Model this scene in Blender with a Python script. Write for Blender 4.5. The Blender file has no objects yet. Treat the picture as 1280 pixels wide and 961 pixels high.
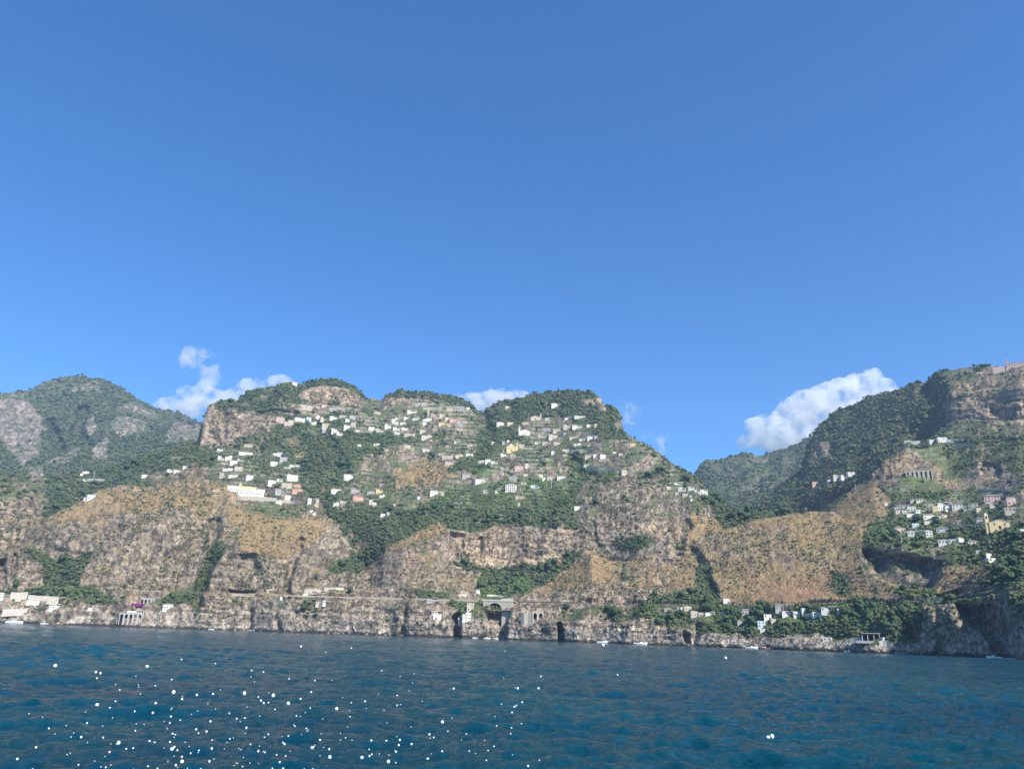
HAZE_D = 0.00007
EXPOSURE = 0.70
import bpy, math, random
import numpy as np
from mathutils import Matrix, Vector
random.seed(7)
RNG = np.random.RandomState(11)
C = bpy.context.scene.collection
scene = bpy.context.scene

# ------------------------------------------------------------------ camera
FPX, PITCH, ROLL, CAMH = 960.0, math.radians(18.13), math.radians(1.9), 4.0
cp, sp, cr, sr = math.cos(PITCH), math.sin(PITCH), math.cos(ROLL), math.sin(ROLL)
FWD = np.array([0, cp, sp]); R0 = np.array([1.0, 0, 0]); U0 = np.array([0, -sp, cp])
CX = cr*R0 + sr*U0; CY = -sr*R0 + cr*U0
cam = bpy.data.cameras.new('camera'); camo = bpy.data.objects.new('camera', cam); C.objects.link(camo)
cam.sensor_width = 36.0; cam.lens = 27.0; cam.clip_start = 0.1; cam.clip_end = 40000
m = Matrix.Identity(4)
for i in range(3):
    m[i][0] = CX[i]; m[i][1] = CY[i]; m[i][2] = -FWD[i]
m[2][3] = CAMH
camo.matrix_world = m
scene.camera = camo

def ray(u, v):
    u = np.asarray(u, float); v = np.asarray(v, float)
    a = (u-640)/FPX; b = (v-480.5)/FPX
    d = FWD + a[..., None]*CX - b[..., None]*CY
    h = np.hypot(d[..., 0], d[..., 1])
    return np.arctan2(d[..., 0], d[..., 1]), d[..., 2]/h
def project(x, y, z):
    z = z-CAMH
    f = y*FWD[1]+z*FWD[2]
    f = np.where(f < 1, 1, f)
    a = (x*CX[0]+y*CX[1]+z*CX[2])/f; b = (x*CY[0]+y*CY[1]+z*CY[2])/f
    return 640+a*FPX, 480.5-b*FPX

# ------------------------------------------------------------------ noise
_T = RNG.rand(65536).astype(np.float32)
def vnoise(x, y, z=0.0, seed=0):
    x, y, z = np.broadcast_arrays(np.asarray(x, np.float32), np.asarray(y, np.float32), np.asarray(z, np.float32))
    xi = np.floor(x); yi = np.floor(y); zi = np.floor(z)
    fx = x-xi; fy = y-yi; fz = z-zi
    fx = fx*fx*(3-2*fx); fy = fy*fy*(3-2*fy); fz = fz*fz*(3-2*fz)
    xi = xi.astype(np.int64); yi = yi.astype(np.int64); zi = zi.astype(np.int64)
    def g(a, b, c):
        h = (xi+a)*73856093 ^ (yi+b)*19349663 ^ (zi+c)*83492791 ^ (seed*2654435761)
        h = (h ^ (h >> 13))*1274126177
        return _T[(h ^ (h >> 16)) & 65535]
    r = 0
    for c in (0, 1):
        wz = fz if c else 1-fz
        a0 = g(0, 0, c)*(1-fx)+g(1, 0, c)*fx
        a1 = g(0, 1, c)*(1-fx)+g(1, 1, c)*fx
        r = r+wz*(a0*(1-fy)+a1*fy)
    return r*2-1
def fbm(x, y, z=0.0, o=4, seed=0, ridge=False, gain=.5):
    s = 0; a = 1; t = 0; f = 1.0
    for k in range(o):
        n = vnoise(x*f+k*7.3, y*f-k*3.1, z*f+k*1.7, seed+k)
        if ridge: n = 1-2*np.abs(n)
        s = s+a*n; t += a; a *= gain; f *= 2.03
    return s/t
def sstep(a, b, x):
    t = np.clip((x-a)/(b-a), 0, 1); return t*t*(3-2*t)

# ------------------------------------------------------------------ hills: rows of ridge and bench lines, foot to crest
WU = [-400, -200, 0, 250, 500, 640, 860, 1000, 1120, 1200, 1240, 1274, 1292, 1480, 1700]
WR = [1380, 1290, 1200, 1100, 1020, 985, 885, 820, 762, 742, 705, 650, 640, 560, 480]
def W(u): return np.interp(u, WU, WR)

def row(pts, r=None, z=None):
    """pts (u, v[, r]); r given as offset behind the shore when below 600"""
    us = [p[0] for p in pts]
    uu = np.arange(us[0], us[-1]+.1, 3.0)
    vv = np.interp(uu, us, [p[1] for p in pts])
    if r is None: rr = np.interp(uu, us, [p[2] for p in pts])
    elif isinstance(r, list): rr = np.interp(uu, [q[0] for q in r], [q[1] for q in r])
    else: rr = np.full_like(uu, float(r))
    rr = np.where(rr < 600, W(uu)+rr, rr)
    th, tp = ray(uu, vv)
    zz = CAMH+rr*tp if z is None else np.interp(uu, [q[0] for q in z], [q[1] for q in z])
    o = np.argsort(th)
    return th[o], rr[o], zz[o]

def sea(pts_u, off, z):   # a row given by real heights
    us = [pts_u[0], pts_u[1]]
    return row([(us[0], 795+(us[0]-640)*.0332), (us[1], 795+(us[1]-640)*.0332)], r=off, z=z)

HILLS = []
def hill(name, back, rows, ext=0): HILLS.append((name, back, rows))

D = (-420, 1720)
zc = [(-420, 24), (0, 20), (90, 18), (200, 22), (245, 40), (520, 42), (560, 30), (640, 24), (690, 26), (800, 20), (860, 15), (950, 12), (1090, 11), (1140, 25), (1180, 44), (1280, 46), (1720, 46)]
zb = [(-420, 44), (560, 46), (720, 46), (860, 44), (1000, 40), (1100, 40), (1200, 48), (1720, 48)]
hill('coast', -.02, [
    sea(D, 0, [(-420, -6), (1720, -6)]),
    sea(D, 4, [(-420, 3), (1720, 3)]),
    sea(D, [(-420, 12), (1720, 12)], [(u, z*.8) for u, z in zc]),
    sea(D, [(-420, 20), (1720, 20)], zc),
    sea(D, [(-420, 30), (1720, 30)], [(u, max(z*1.0, zc_)) for (u, z), zc_ in zip(zb, [20, 20, 20, 20, 20, 40, 44, 44])] if False else [(-420, 38), (560, 41), (700, 36), (860, 26), (1000, 22), (1100, 22), (1160, 42), (1720, 47)]),
    sea(D, [(-420, 44), (700, 44), (860, 62), (1100, 62), (1180, 40), (1720, 40)], zb),
    sea(D, [(-420, 54), (700, 54), (860, 72), (1100, 72), (1180, 50), (1720, 50)], [(u, z+.4) for u, z in zb]),
    sea(D, [(-420, 130), (1720, 130)], [(-420, 66), (200, 60), (560, 66), (860, 66), (1150, 62), (1720, 75)]),
])
hill('front buttress', -.6, [
    row([(-420, 742), (60, 748)], r=56, z=[(-420, 46), (60, 46)]),
    row([(-420, 718), (0, 716), (28, 718), (45, 728), (58, 747)], r=66),
    row([(-420, 692), (-30, 694), (0, 690), (28, 692), (42, 704), (50, 725), (58, 750)], r=78),
])
hill('left headland', -.35, [
    row([(-60, 750), (480, 760)], r=52, z=[(-60, 46), (480, 46)]),
    row([(-60, 745), (0, 736), (50, 722), (110, 722), (200, 715), (240, 705), (300, 690), (380, 705), (430, 735), (475, 765)], r=80),
    row([(-60, 740), (0, 715), (50, 690), (110, 670), (200, 655), (250, 655), (320, 660), (400, 680), (440, 715), (475, 765)], r=160),
    row([(-60, 740), (0, 697), (50, 655), (125, 614), (190, 606), (250, 602), (330, 618), (400, 636), (432, 655), (450, 690), (463, 735), (475, 765)],
        r=[(-60, 220), (50, 255), (125, 300), (330, 330), (450, 230), (475, 150)]),
])
hill('left cape', -.4, [
    row([(-420, 735), (70, 735)], r=280),
    row([(-420, 680), (0, 680), (40, 690), (70, 730)], r=370),
    row([(-420, 630), (0, 628), (35, 635), (52, 670), (66, 720)], r=420),
    row([(-420, 596), (-60, 600), (0, 603), (30, 609), (45, 622), (53, 650), (60, 685), (68, 730)], r=470),
])
hill('front spur', -.5, [
    row([(625, 770), (905, 780)], r=52, z=[(625, 46), (905, 46)]),
    row([(625, 775), (660, 755), (700, 742), (740, 730), (800, 738), (860, 748), (905, 785)], r=85),
    row([(625, 778), (665, 746), (700, 720), (738, 694), (770, 702), (800, 707), (840, 714), (872, 742), (905, 790)], r=170),
])
hill('golden hill', -.3, [
    row([(765, 765), (1215, 775)], r=65, z=[(765, 46), (1215, 46)]),
    row([(765, 752), (860, 738), (900, 735), (1000, 735), (1080, 742), (1130, 765), (1215, 785)], r=120),
    row([(765, 752), (800, 727), (858, 694), (900, 685), (1000, 680), (1080, 690), (1110, 715), (1140, 758), (1215, 785)], r=205),
    row([(765, 762), (780, 745), (830, 715), (850, 695), (860, 656), (868, 647), (900, 642), (960, 639), (1040, 639), (1075, 649), (1092, 662), (1100, 688), (1118, 722), (1150, 768), (1215, 790)], r=330),
])
hill('right slope', -.15, [
    row([(960, 770), (1720, 770)], r=44, z=[(960, 47), (1720, 49)]),
    row([(960, 765), (1100, 748), (1150, 735), (1200, 722), (1240, 717), (1280, 728), (1720, 730)], r=66),
    row([(960, 760), (1000, 735), (1080, 705), (1120, 696), (1200, 694), (1280, 692), (1720, 700)], r=150),
    row([(960, 755), (980, 705), (1040, 660), (1100, 652), (1200, 650), (1280, 650), (1720, 650)], r=260),
    row([(960, 750), (980, 690), (1030, 652), (1060, 630), (1090, 616), (1160, 612), (1280, 606), (1720, 600)], r=390),
    row([(960, 750), (975, 700), (1022, 642), (1048, 624), (1080, 602), (1100, 583), (1120, 570), (1132, 567), (1160, 580), (1185, 592), (1230, 582), (1280, 578), (1720, 570)], r=500),
    row([(960, 760), (1000, 690), (1060, 650), (1100, 610), (1122, 572), (1134, 560), (1145, 556), (1180, 553), (1230, 553), (1280, 552), (1720, 545)], r=595),
])
hill('main hill', -.3, [
    row([(-420, 765), (945, 780)], r=54, z=[(-420, 46), (945, 46)]),
    row([(-420, 725), (0, 722), (250, 722), (440, 745), (470, 740), (500, 722), (545, 722), (565, 722), (640, 722), (720, 716), (760, 712), (800, 712), (860, 712), (915, 730), (945, 770)],
        r=[(-420, 150), (440, 130), (500, 90), (540, 100), (565, 190), (640, 215), (760, 215), (800, 180), (945, 170)]),
    row([(-420, 700), (0, 690), (250, 690), (440, 725), (462, 715), (500, 685), (530, 668), (560, 662), (640, 668), (700, 664), (740, 660), (800, 652), (860, 668), (915, 700), (945, 765)],
        r=[(-420, 400), (420, 330), (480, 200), (560, 232), (640, 255), (760, 255), (860, 240), (945, 210)]),
    row([(-420, 640), (0, 648), (60, 650), (130, 628), (250, 604), (350, 604), (420, 632), (450, 645), (500, 640), (560, 620), (700, 614), (780, 610), (830, 622), (870, 635), (925, 665), (945, 760)],
        r=[(-420, 1850), (0, 1750), (250, 1560), (450, 1400), (560, 1400), (700, 1330), (800, 1270), (870, 1210), (945, 1150)]),
    row([(-420, 600), (0, 612), (60, 612), (130, 600), (200, 574), (250, 562), (300, 560), (400, 560), (500, 562), (640, 562), (760, 560), (800, 572), (850, 598), (900, 632), (930, 655), (945, 755)],
        r=[(-420, 2100), (0, 2000), (250, 1800), (400, 1690), (500, 1660), (640, 1600), (760, 1480), (800, 1410), (850, 1330), (900, 1255), (945, 1200)]),
    row([(-420, 592), (0, 600), (60, 602), (130, 593), (200, 567), (249, 557), (256, 518), (300, 513), (340, 520), (400, 523), (450, 520), (500, 525), (600, 532), (700, 527), (755, 522), (775, 540), (830, 580), (880, 614), (925, 648), (945, 750)],
        r=[(-420, 2200), (0, 2080), (200, 1880), (300, 1835), (400, 1850), (500, 1830), (640, 1740), (740, 1650), (780, 1560), (830, 1450), (880, 1330), (945, 1260)]),
    row([(-420, 590), (0, 598), (60, 600), (130, 590), (200, 565), (250, 555), (255, 517), (262, 508), (275, 506), (295, 508), (301, 500), (311, 491), (335, 486), (352, 483), (366, 479), (395, 478), (430, 482), (445, 490), (455, 502), (475, 504), (485, 496), (500, 488), (520, 490), (545, 493), (570, 500), (590, 509), (605, 513), (625, 505), (640, 502), (660, 495), (690, 493), (715, 492), (738, 493), (748, 497), (755, 507), (768, 511), (776, 520), (778, 541), (790, 551), (815, 562), (830, 575), (850, 589), (870, 601), (890, 620), (912, 640), (930, 655), (945, 745)],
        r=[(-420, 2260), (0, 2130), (200, 1930), (260, 1880), (300, 1930), (400, 1950), (500, 1930), (640, 1880), (740, 1760), (780, 1640), (830, 1520), (880, 1400), (945, 1300)]),
])
hill('right mountain', -.3, [
    row([(905, 700), (1720, 700)], r=[(905, 1700), (1280, 1250), (1720, 1150)], z=[(905, 80), (1720, 80)]),
    row([(905, 665), (950, 650), (1000, 630), (1060, 605), (1100, 590), (1150, 558), (1200, 553), (1280, 548), (1720, 540)],
        r=[(905, 2000), (1000, 1800), (1100, 1560), (1200, 1400), (1280, 1300), (1720, 1200)]),
    row([(905, 660), (960, 630), (1000, 605), (1050, 570), (1100, 552), (1160, 545), (1180, 530), (1280, 530), (1720, 520)],
        r=[(905, 2100), (1000, 1950), (1100, 1760), (1180, 1600), (1280, 1480), (1720, 1380)]),
    row([(905, 658), (960, 625), (1000, 598), (1012, 565), (1050, 535), (1100, 520), (1150, 510), (1185, 497), (1230, 494), (1280, 492), (1720, 480)],
        r=[(905, 2200), (1000, 2080), (1050, 2020), (1100, 1930), (1185, 1640), (1280, 1520), (1720, 1440)]),
    row([(905, 655), (960, 622), (1000, 595), (1010, 560), (1018, 542), (1030, 528), (1050, 511), (1075, 502), (1100, 493), (1130, 486), (1150, 478), (1180, 467), (1200, 462), (1225, 459), (1240, 461), (1280, 458), (1500, 452), (1720, 455)],
        r=[(905, 2300), (1000, 2180), (1100, 2060), (1180, 1860), (1280, 1740), (1720, 1640)]),
])
hill('far right ridge', -.3, [
    row([(760, 740), (1720, 700)], r=2300, z=[(760, 100), (1720, 100)]),
    row([(760, 700), (860, 630), (900, 615), (1000, 600), (1100, 580), (1720, 580)], r=2750),
    row([(760, 690), (858, 606), (866, 599), (878, 581), (890, 574), (930, 570), (960, 573), (985, 563), (1010, 548), (1050, 535), (1720, 520)], r=3150),
])
hill('far left mountain', -.3, [
    row([(-420, 640), (340, 640)], r=2400, z=[(-420, 250), (340, 250)]),
    row([(-420, 600), (0, 592), (100, 580), (200, 565), (340, 575)], r=3000),
    row([(-420, 550), (0, 545), (60, 545), (100, 548), (200, 542), (250, 548), (340, 578)], r=3350),
    row([(-420, 505), (0, 510), (40, 508), (100, 510), (160, 520), (200, 526), (250, 540), (340, 578)], r=3600),
    row([(-420, 510), (-100, 502), (0, 498), (20, 497), (40, 493), (55, 481), (75, 474), (100, 473), (125, 475), (140, 482), (165, 497), (200, 513), (228, 521), (250, 530), (300, 552), (340, 578)], r=3800),
])

NT, NR = 1560, 760
TH = np.radians(np.linspace(-43, 43, NT))
RG = np.arange(440.0, 4500.0, 2.0)
Zd = np.full((NT, RG.size), -14.0, np.float32)
HID = np.zeros((NT, RG.size), np.int8)
for hi, (nm, back, rows) in enumerate(HILLS):
    rs = np.array([np.interp(TH, a, b, left=np.nan, right=np.nan) for a, b, c in rows])
    zs = np.array([np.interp(TH, a, c, left=np.nan, right=np.nan) for a, b, c in rows])
    for j in range(NT):
        if not np.isfinite(rs[:, j]).all(): continue
        r_, z_ = np.maximum.accumulate(rs[:, j]+np.arange(len(rows))*.01), zs[:, j]
        p = np.interp(RG, r_, z_, left=-40)
        b = RG > r_[-1]
        p[b] = np.maximum(z_[-1]+back*(RG[b]-r_[-1]), 35)
        up = p > Zd[j]
        Zd[j, up] = p[up]; HID[j, up] = hi
XX = np.sin(TH)[:, None]*RG[None, :]; YY = np.cos(TH)[:, None]*RG[None, :]
damp = np.clip((Zd-2)/60, 0, 1)*np.clip(RG[None, :]/1300, .6, 2.4)
Zd = Zd+damp*(fbm(XX/95, YY/95, 0, 3, 5)*7+fbm(XX/34, YY/34, 0, 2, 9, ridge=True)*2.2)

phi = np.arctan((Zd-CAMH)/RG[None, :])
rm = np.maximum.accumulate(phi, axis=1)
dm = np.diff(rm, axis=1)*960+.22*np.abs(np.diff(phi, axis=1))*960+.07*np.diff(RG)[None, :]/RG[None, 1:]*960
cm = np.concatenate([np.zeros((NT, 1)), np.cumsum(dm, axis=1)], axis=1)
Rv = np.empty((NT, NR)); Zv = np.empty((NT, NR)); Hv = np.empty((NT, NR), np.int8); VIS = np.empty((NT, NR))
for j in range(NT):
    t = np.linspace(0, cm[j, -1], NR)
    Rv[j] = np.interp(t, cm[j], RG); Zv[j] = np.interp(Rv[j], RG, Zd[j])
    k = np.clip(((Rv[j]-RG[0])/2).astype(int), 0, RG.size-1)
    Hv[j] = HID[j, k]; VIS[j] = (rm[j, k]-phi[j, k])*Rv[j]      # metres below the line of sight
X = np.sin(TH)[:, None]*Rv; Y = np.cos(TH)[:, None]*Rv; Z = Zv.copy()
PU, PV = project(X, Y, Z)
# ------------------------------------------------------------------ land cover, drawn as plots on the hills
GU = np.arange(-440, 1744, 2.0); GV = np.arange(420, 860, 2.0)
MU, MV = np.meshgrid(GU, GV, indexing='ij')
def sdf(poly, closed=True):
    P = np.array(poly, float); n = len(P)
    d = np.full(MU.shape, 1e9); ins = np.zeros(MU.shape, bool)
    for i in range(n if closed else n-1):
        a = P[i]; b = P[(i+1) % n]; e = b-a
        t = np.clip(((MU-a[0])*e[0]+(MV-a[1])*e[1])/(e@e+1e-9), 0, 1)
        d = np.minimum(d, np.hypot(MU-a[0]-t*e[0], MV-a[1]-t*e[1]))
        if closed:
            c = ((a[1] > MV) != (b[1] > MV)) & (MU < (b[0]-a[0])*(MV-a[1])/(b[1]-a[1]+1e-9)+a[0])
            ins ^= c
    return np.where(ins, -d, d) if closed else d
KEYS = dict(veg=.8, gold=.1, warm=.3, terr=.0, lush=.0, bush=.5, red=0., push=0., rough=1.)
MAP = {k: np.full(MU.shape, v, np.float32) for k, v in KEYS.items()}
def plot(poly, soft=4, **kw):
    w = 1-sstep(-soft, soft, sdf(poly))
    for k, v in kw.items(): MAP[k] = MAP[k]*(1-w)+v*w
def gully(line, width, depth):
    w = np.exp(-(sdf(line, False)/width)**4); MAP['push'] += w*depth
def hollow(poly, depth, soft=2):
    MAP['push'] += (1-sstep(-soft, soft, sdf(poly)))*depth

# whole main slope: terraced, mixed
plot([(-440, 590), (250, 556), (250, 540), (945, 500), (945, 650), (560, 655), (430, 660), (330, 620), (125, 612), (60, 700), (-440, 700)], veg=.72, gold=.15, terr=.25, bush=.5)
plot([(445, 500), (520, 500), (600, 515), (780, 515), (830, 575), (800, 610), (620, 640), (480, 640), (400, 600), (440, 560)], veg=.5, terr=.8, gold=.25, lush=.25)
plot([(275, 560), (330, 560), (380, 590), (380, 640), (290, 630), (255, 600)], veg=.62, terr=.5, gold=.25)
# far left mountain
plot([(-440, 440), (260, 440), (252, 556), (130, 590), (0, 600), (-440, 600)], veg=1, gold=0, bush=.2, warm=.5, rough=1.2)
plot([(-60, 503), (38, 500), (48, 520), (62, 535), (56, 545), (46, 540), (52, 556), (44, 568), (28, 560), (22, 580), (0, 556), (-60, 560)], 3, veg=.12, warm=.75)
plot([(22, 560), (48, 556), (50, 572), (34, 590), (20, 584)], 3, veg=.4, warm=.7)
plot([(48, 492), (72, 478), (126, 480), (122, 488), (95, 492), (60, 496)], 3, veg=.5, warm=.6)
plot([(130, 512), (165, 506), (200, 520), (190, 524), (150, 518)], 3, veg=.45, warm=.6)
plot([(100, 536), (120, 522), (125, 538), (112, 548)], 3, veg=.3, warm=.8)
plot([(142, 528), (160, 526), (186, 534), (180, 543), (150, 548), (140, 540)], 3, veg=.18, warm=.9)
plot([(60, 580), (84, 562), (104, 555), (90, 575), (66, 588)], 3, veg=.4, warm=.7)
plot([(118, 560), (130, 548), (138, 565), (134, 576), (112, 575)], 3, veg=.3, warm=.8)
plot([(205, 550), (216, 528), (234, 524), (250, 535), (250, 555), (222, 553)], 3, veg=.2, warm=.8)
# left mid ridge
plot([(-440, 595), (20, 600), (60, 606), (62, 640), (-440, 640)], veg=.45, gold=.4)
plot([(36, 586), (52, 584), (64, 604), (40, 606)], 3, veg=.25, warm=.7, gold=.2)
plot([(-440, 628), (40, 626), (55, 650), (50, 690), (-440, 720)], veg=.12, gold=.35, bush=.9, warm=.4)
plot([(60, 612), (180, 575), (250, 560), (250, 600), (125, 612), (60, 660)], veg=.95)
plot([(170, 596), (250, 580), (262, 600), (190, 604)], veg=.4, gold=.5)
# left headland
plot([(0, 700), (60, 655), (125, 614), (250, 600), (330, 618), (400, 636), (440, 665), (455, 700), (470, 760), (-440, 790), (-440, 760)], 3, veg=.07, gold=.3, bush=.95, warm=.35, terr=0)
plot([(60, 655), (125, 614), (250, 602), (290, 612), (260, 640), (180, 640), (90, 655)], veg=.05, gold=.65, bush=1, warm=.5)
plot([(285, 635), (330, 628), (420, 655), (430, 668), (400, 690), (350, 700), (300, 690)], veg=.08, gold=.8, bush=.8, terr=.15)
plot([(300, 618), (380, 622), (412, 640), (375, 652), (305, 640)], veg=.5, gold=.5, lush=.3, terr=.5)
plot([(408, 662), (432, 660), (430, 690), (380, 720), (362, 700)], 3, veg=.05, gold=.1, warm=.2, bush=.3)
plot([(-10, 742), (15, 735), (52, 712), (60, 700), (90, 700), (118, 690), (100, 722), (98, 748), (40, 750)], 3, veg=.95, bush=.2)
plot([(28, 690), (45, 685), (70, 712), (55, 720)], 3, veg=.85)
plot([(60, 738), (100, 735), (118, 736), (128, 750), (150, 752), (158, 748), (140, 762), (95, 758)], 3, veg=.8, lush=.5)
plot([(-440, 690), (30, 692), (48, 712), (50, 738), (-440, 742)], 3, veg=.05, warm=.2, gold=.1, bush=.3)
plot([(268, 676), (280, 690), (262, 722), (245, 755), (200, 764), (185, 758), (215, 742), (238, 728), (248, 700)], 3, veg=.85)
# ravine and centre
plot([(430, 636), (560, 640), (552, 652), (500, 675), (466, 700), (472, 720), (420, 722), (410, 712), (440, 690), (430, 662), (405, 640)], 4, veg=1, gold=.05, terr=0, lush=.0)
plot([(430, 672), (440, 664), (460, 680), (445, 700)], 2, veg=.6)
plot([(450, 732), (486, 690), (520, 668), (556, 650), (562, 664), (520, 680), (490, 706), (470, 735)], 3, veg=.05, gold=.95, bush=.7)
plot([(400, 726), (480, 705), (520, 682), (560, 668), (575, 700), (600, 722), (600, 800), (250, 790), (250, 764), (400, 745)], 3, veg=.08, gold=.1, warm=.35, bush=.6)
plot([(520, 640), (620, 640), (740, 648), (760, 655), (700, 668), (640, 668), (560, 662)], 4, veg=.75, gold=.25, terr=.1)
plot([(560, 664), (620, 662), (700, 664), (760, 660), (748, 690), (700, 706), (650, 714), (590, 706), (565, 690)], 3, veg=.03, gold=.1, warm=.85, bush=.3)
plot([(578, 690), (610, 695), (668, 702), (690, 690), (700, 700), (668, 712), (585, 706)], 2, veg=.02, warm=1.6, bush=.1)
plot([(520, 685), (572, 700), (600, 716), (590, 745), (520, 742), (500, 720)], 4, veg=.2, gold=.45, terr=.4, bush=.8)
plot([(560, 703), (605, 708), (700, 706), (708, 696), (735, 690), (716, 706), (682, 728), (655, 733), (625, 716), (580, 714)], 2, veg=1, bush=0)
plot([(594, 722), (650, 728), (668, 740), (650, 748), (598, 748)], 2, veg=.9, lush=.9, gold=0)
plot([(600, 748), (650, 748), (640, 775), (575, 770), (560, 755)], 3, veg=.6, lush=.5, terr=.3)
# right foot of main hill
plot([(700, 600), (790, 600), (870, 612), (925, 640), (870, 648), (860, 690), (760, 700), (720, 655)], 5, veg=.25, gold=.15, warm=.25, bush=1, terr=0)
plot([(725, 585), (760, 580), (775, 600), (760, 608), (730, 604)], 3, veg=.6, gold=.5)
plot([(800, 560), (870, 600), (910, 638), (860, 628), (800, 600), (780, 570)], 4, veg=.55, gold=.2, terr=.3)
plot([(770, 655), (850, 655), (855, 672), (830, 680), (780, 668)], 3, veg=.05, warm=1., bush=.5)
plot([(770, 672), (800, 668), (816, 676), (800, 688), (775, 684)], 3, veg=.95)
plot([(660, 745), (700, 718), (738, 692), (780, 700), (775, 730), (740, 735), (700, 745)], 3, veg=.04, gold=.75, warm=.8, bush=.9)
plot([(640, 750), (700, 740), (780, 725), (860, 740), (870, 800), (600, 800)], 3, veg=.06, gold=.15, warm=.6, bush=.9)
plot([(780, 700), (850, 690), (872, 735), (860, 750), (790, 735)], 3, veg=.06, gold=.5, warm=.4, bush=.9)
# golden hill
plot([(858, 694), (862, 652), (870, 646), (1040, 637), (1085, 652), (1100, 690), (1140, 740), (1120, 756), (1060, 758), (900, 756), (855, 740), (850, 710)], 3, veg=.04, gold=.75, warm=.6, bush=.8, terr=0)
plot([(875, 668), (940, 662), (1000, 672), (990, 720), (950, 700), (900, 705), (870, 700)], 5, gold=.5, bush=1)
plot([(1000, 690), (1060, 690), (1070, 735), (1010, 740)], 5, gold=.6, bush=.9)
plot([(935, 716), (985, 722), (1050, 728), (1045, 756), (950, 756), (932, 740)], 4, gold=.9, red=.4, bush=.4)
plot([(1060, 715), (1095, 716), (1120, 740), (1118, 748), (1062, 745)], 3, gold=.9, lush=.25, terr=.8, veg=.1)
plot([(866, 712), (884, 712), (900, 740), (905, 762), (860, 762), (872, 740)], 3, veg=.9)
plot([(1040, 718), (1062, 716), (1068, 738), (1050, 745), (1042, 735)], 3, veg=.8)
# shore grove
plot([(812, 752), (845, 742), (900, 752), (960, 752), (1020, 765), (1070, 748), (1120, 750), (1150, 760), (1150, 786), (1100, 792), (1030, 786), (980, 792), (900, 788), (830, 786), (800, 770)], 4, veg=.8, lush=.35, gold=.1, bush=.5)
# right slope
plot([(1020, 640), (1085, 600), (1130, 560), (1190, 560), (1280, 552), (1740, 550), (1740, 700), (1180, 700), (1085, 690), (1085, 650)], 4, veg=.6, terr=.55, gold=.15, lush=.3)
plot([(1036, 640), (1082, 600), (1110, 598), (1120, 615), (1110, 650), (1085, 655)], 3, veg=.1, gold=.9, bush=.5, terr=.3)
plot([(1085, 602), (1102, 582), (1130, 563), (1160, 578), (1180, 592), (1176, 602), (1135, 598), (1105, 606)], 2, veg=.12, gold=.35, warm=.4, bush=.6, terr=0)
plot([(1110, 600), (1280, 596), (1280, 612), (1180, 616), (1110, 620)], 4, veg=.3, gold=.5, terr=1)
plot([(1095, 610), (1170, 606), (1190, 622), (1120, 632)], 3, veg=.7)
plot([(1085, 655), (1180, 650), (1180, 690), (1090, 690)], 4, veg=.75, lush=.5, terr=.4)
plot([(1130, 600), (1160, 596), (1165, 606), (1135, 608)], 3, lush=.8, veg=.4)
plot([(1180, 665), (1740, 660), (1740, 712), (1250, 720), (1190, 700)], 4, veg=.92, lush=.25, terr=.15)
plot([(1110, 676), (1200, 684), (1200, 694), (1100, 692)], 3, veg=.4, gold=.4, lush=.8)
plot([(1076, 700), (1084, 688), (1150, 694), (1180, 704), (1172, 722), (1160, 738), (1130, 738), (1100, 722)], 3, veg=.35, warm=.0, gold=.0, bush=.9)
plot([(1165, 712), (1230, 705), (1252, 728), (1240, 740), (1180, 752), (1165, 735)], 3, veg=.12, gold=.65, red=.25, warm=.9, bush=1)
plot([(1118, 738), (1165, 738), (1170, 752), (1130, 756)], 3, veg=.8, lush=.4)
plot([(1150, 758), (1740, 752), (1740, 830), (1130, 830), (1150, 800)], 3, veg=.12, gold=.05, warm=.15, bush=.9)
plot([(1250, 715), (1740, 710), (1740, 760), (1258, 770), (1240, 745)], 3, veg=.6, gold=.1, bush=.8)
# right mountain
plot([(860, 570), (1015, 540), (1100, 480), (1150, 470), (1185, 460), (1190, 500), (1170, 545), (1130, 558), (1020, 640), (905, 660)], 3, veg=.95, gold=.05, warm=.2, terr=0, bush=.4)
plot([(884, 572), (960, 570), (1000, 560), (1005, 600), (930, 625), (880, 610)], 3, veg=.6, warm=.1, bush=.4)
plot([(1018, 555), (1035, 552), (1040, 570), (1025, 585), (1016, 580)], 2, veg=.2, warm=1.)
plot([(1190, 462), (1740, 455), (1740, 555), (1190, 552), (1175, 535), (1182, 500)], 3, veg=.42, gold=.4, terr=.5, bush=.9, warm=.5)
plot([(1182, 498), (1200, 480), (1230, 482), (1235, 498), (1205, 510)], 3, veg=.15, gold=.4, warm=.6, terr=.5)
plot([(1180, 500), (1230, 506), (1280, 510), (1740, 510), (1740, 528), (1280, 528), (1200, 528), (1186, 520)], 3, veg=.12, gold=.05, warm=.8, terr=0, bush=.5)
plot([(1185, 535), (1230, 530), (1280, 533), (1280, 545), (1200, 552)], 3, veg=.5, gold=.3, terr=.5)
plot([(1215, 578), (1255, 580), (1262, 600), (1225, 602)], 3, veg=.1, warm=.6)
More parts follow.
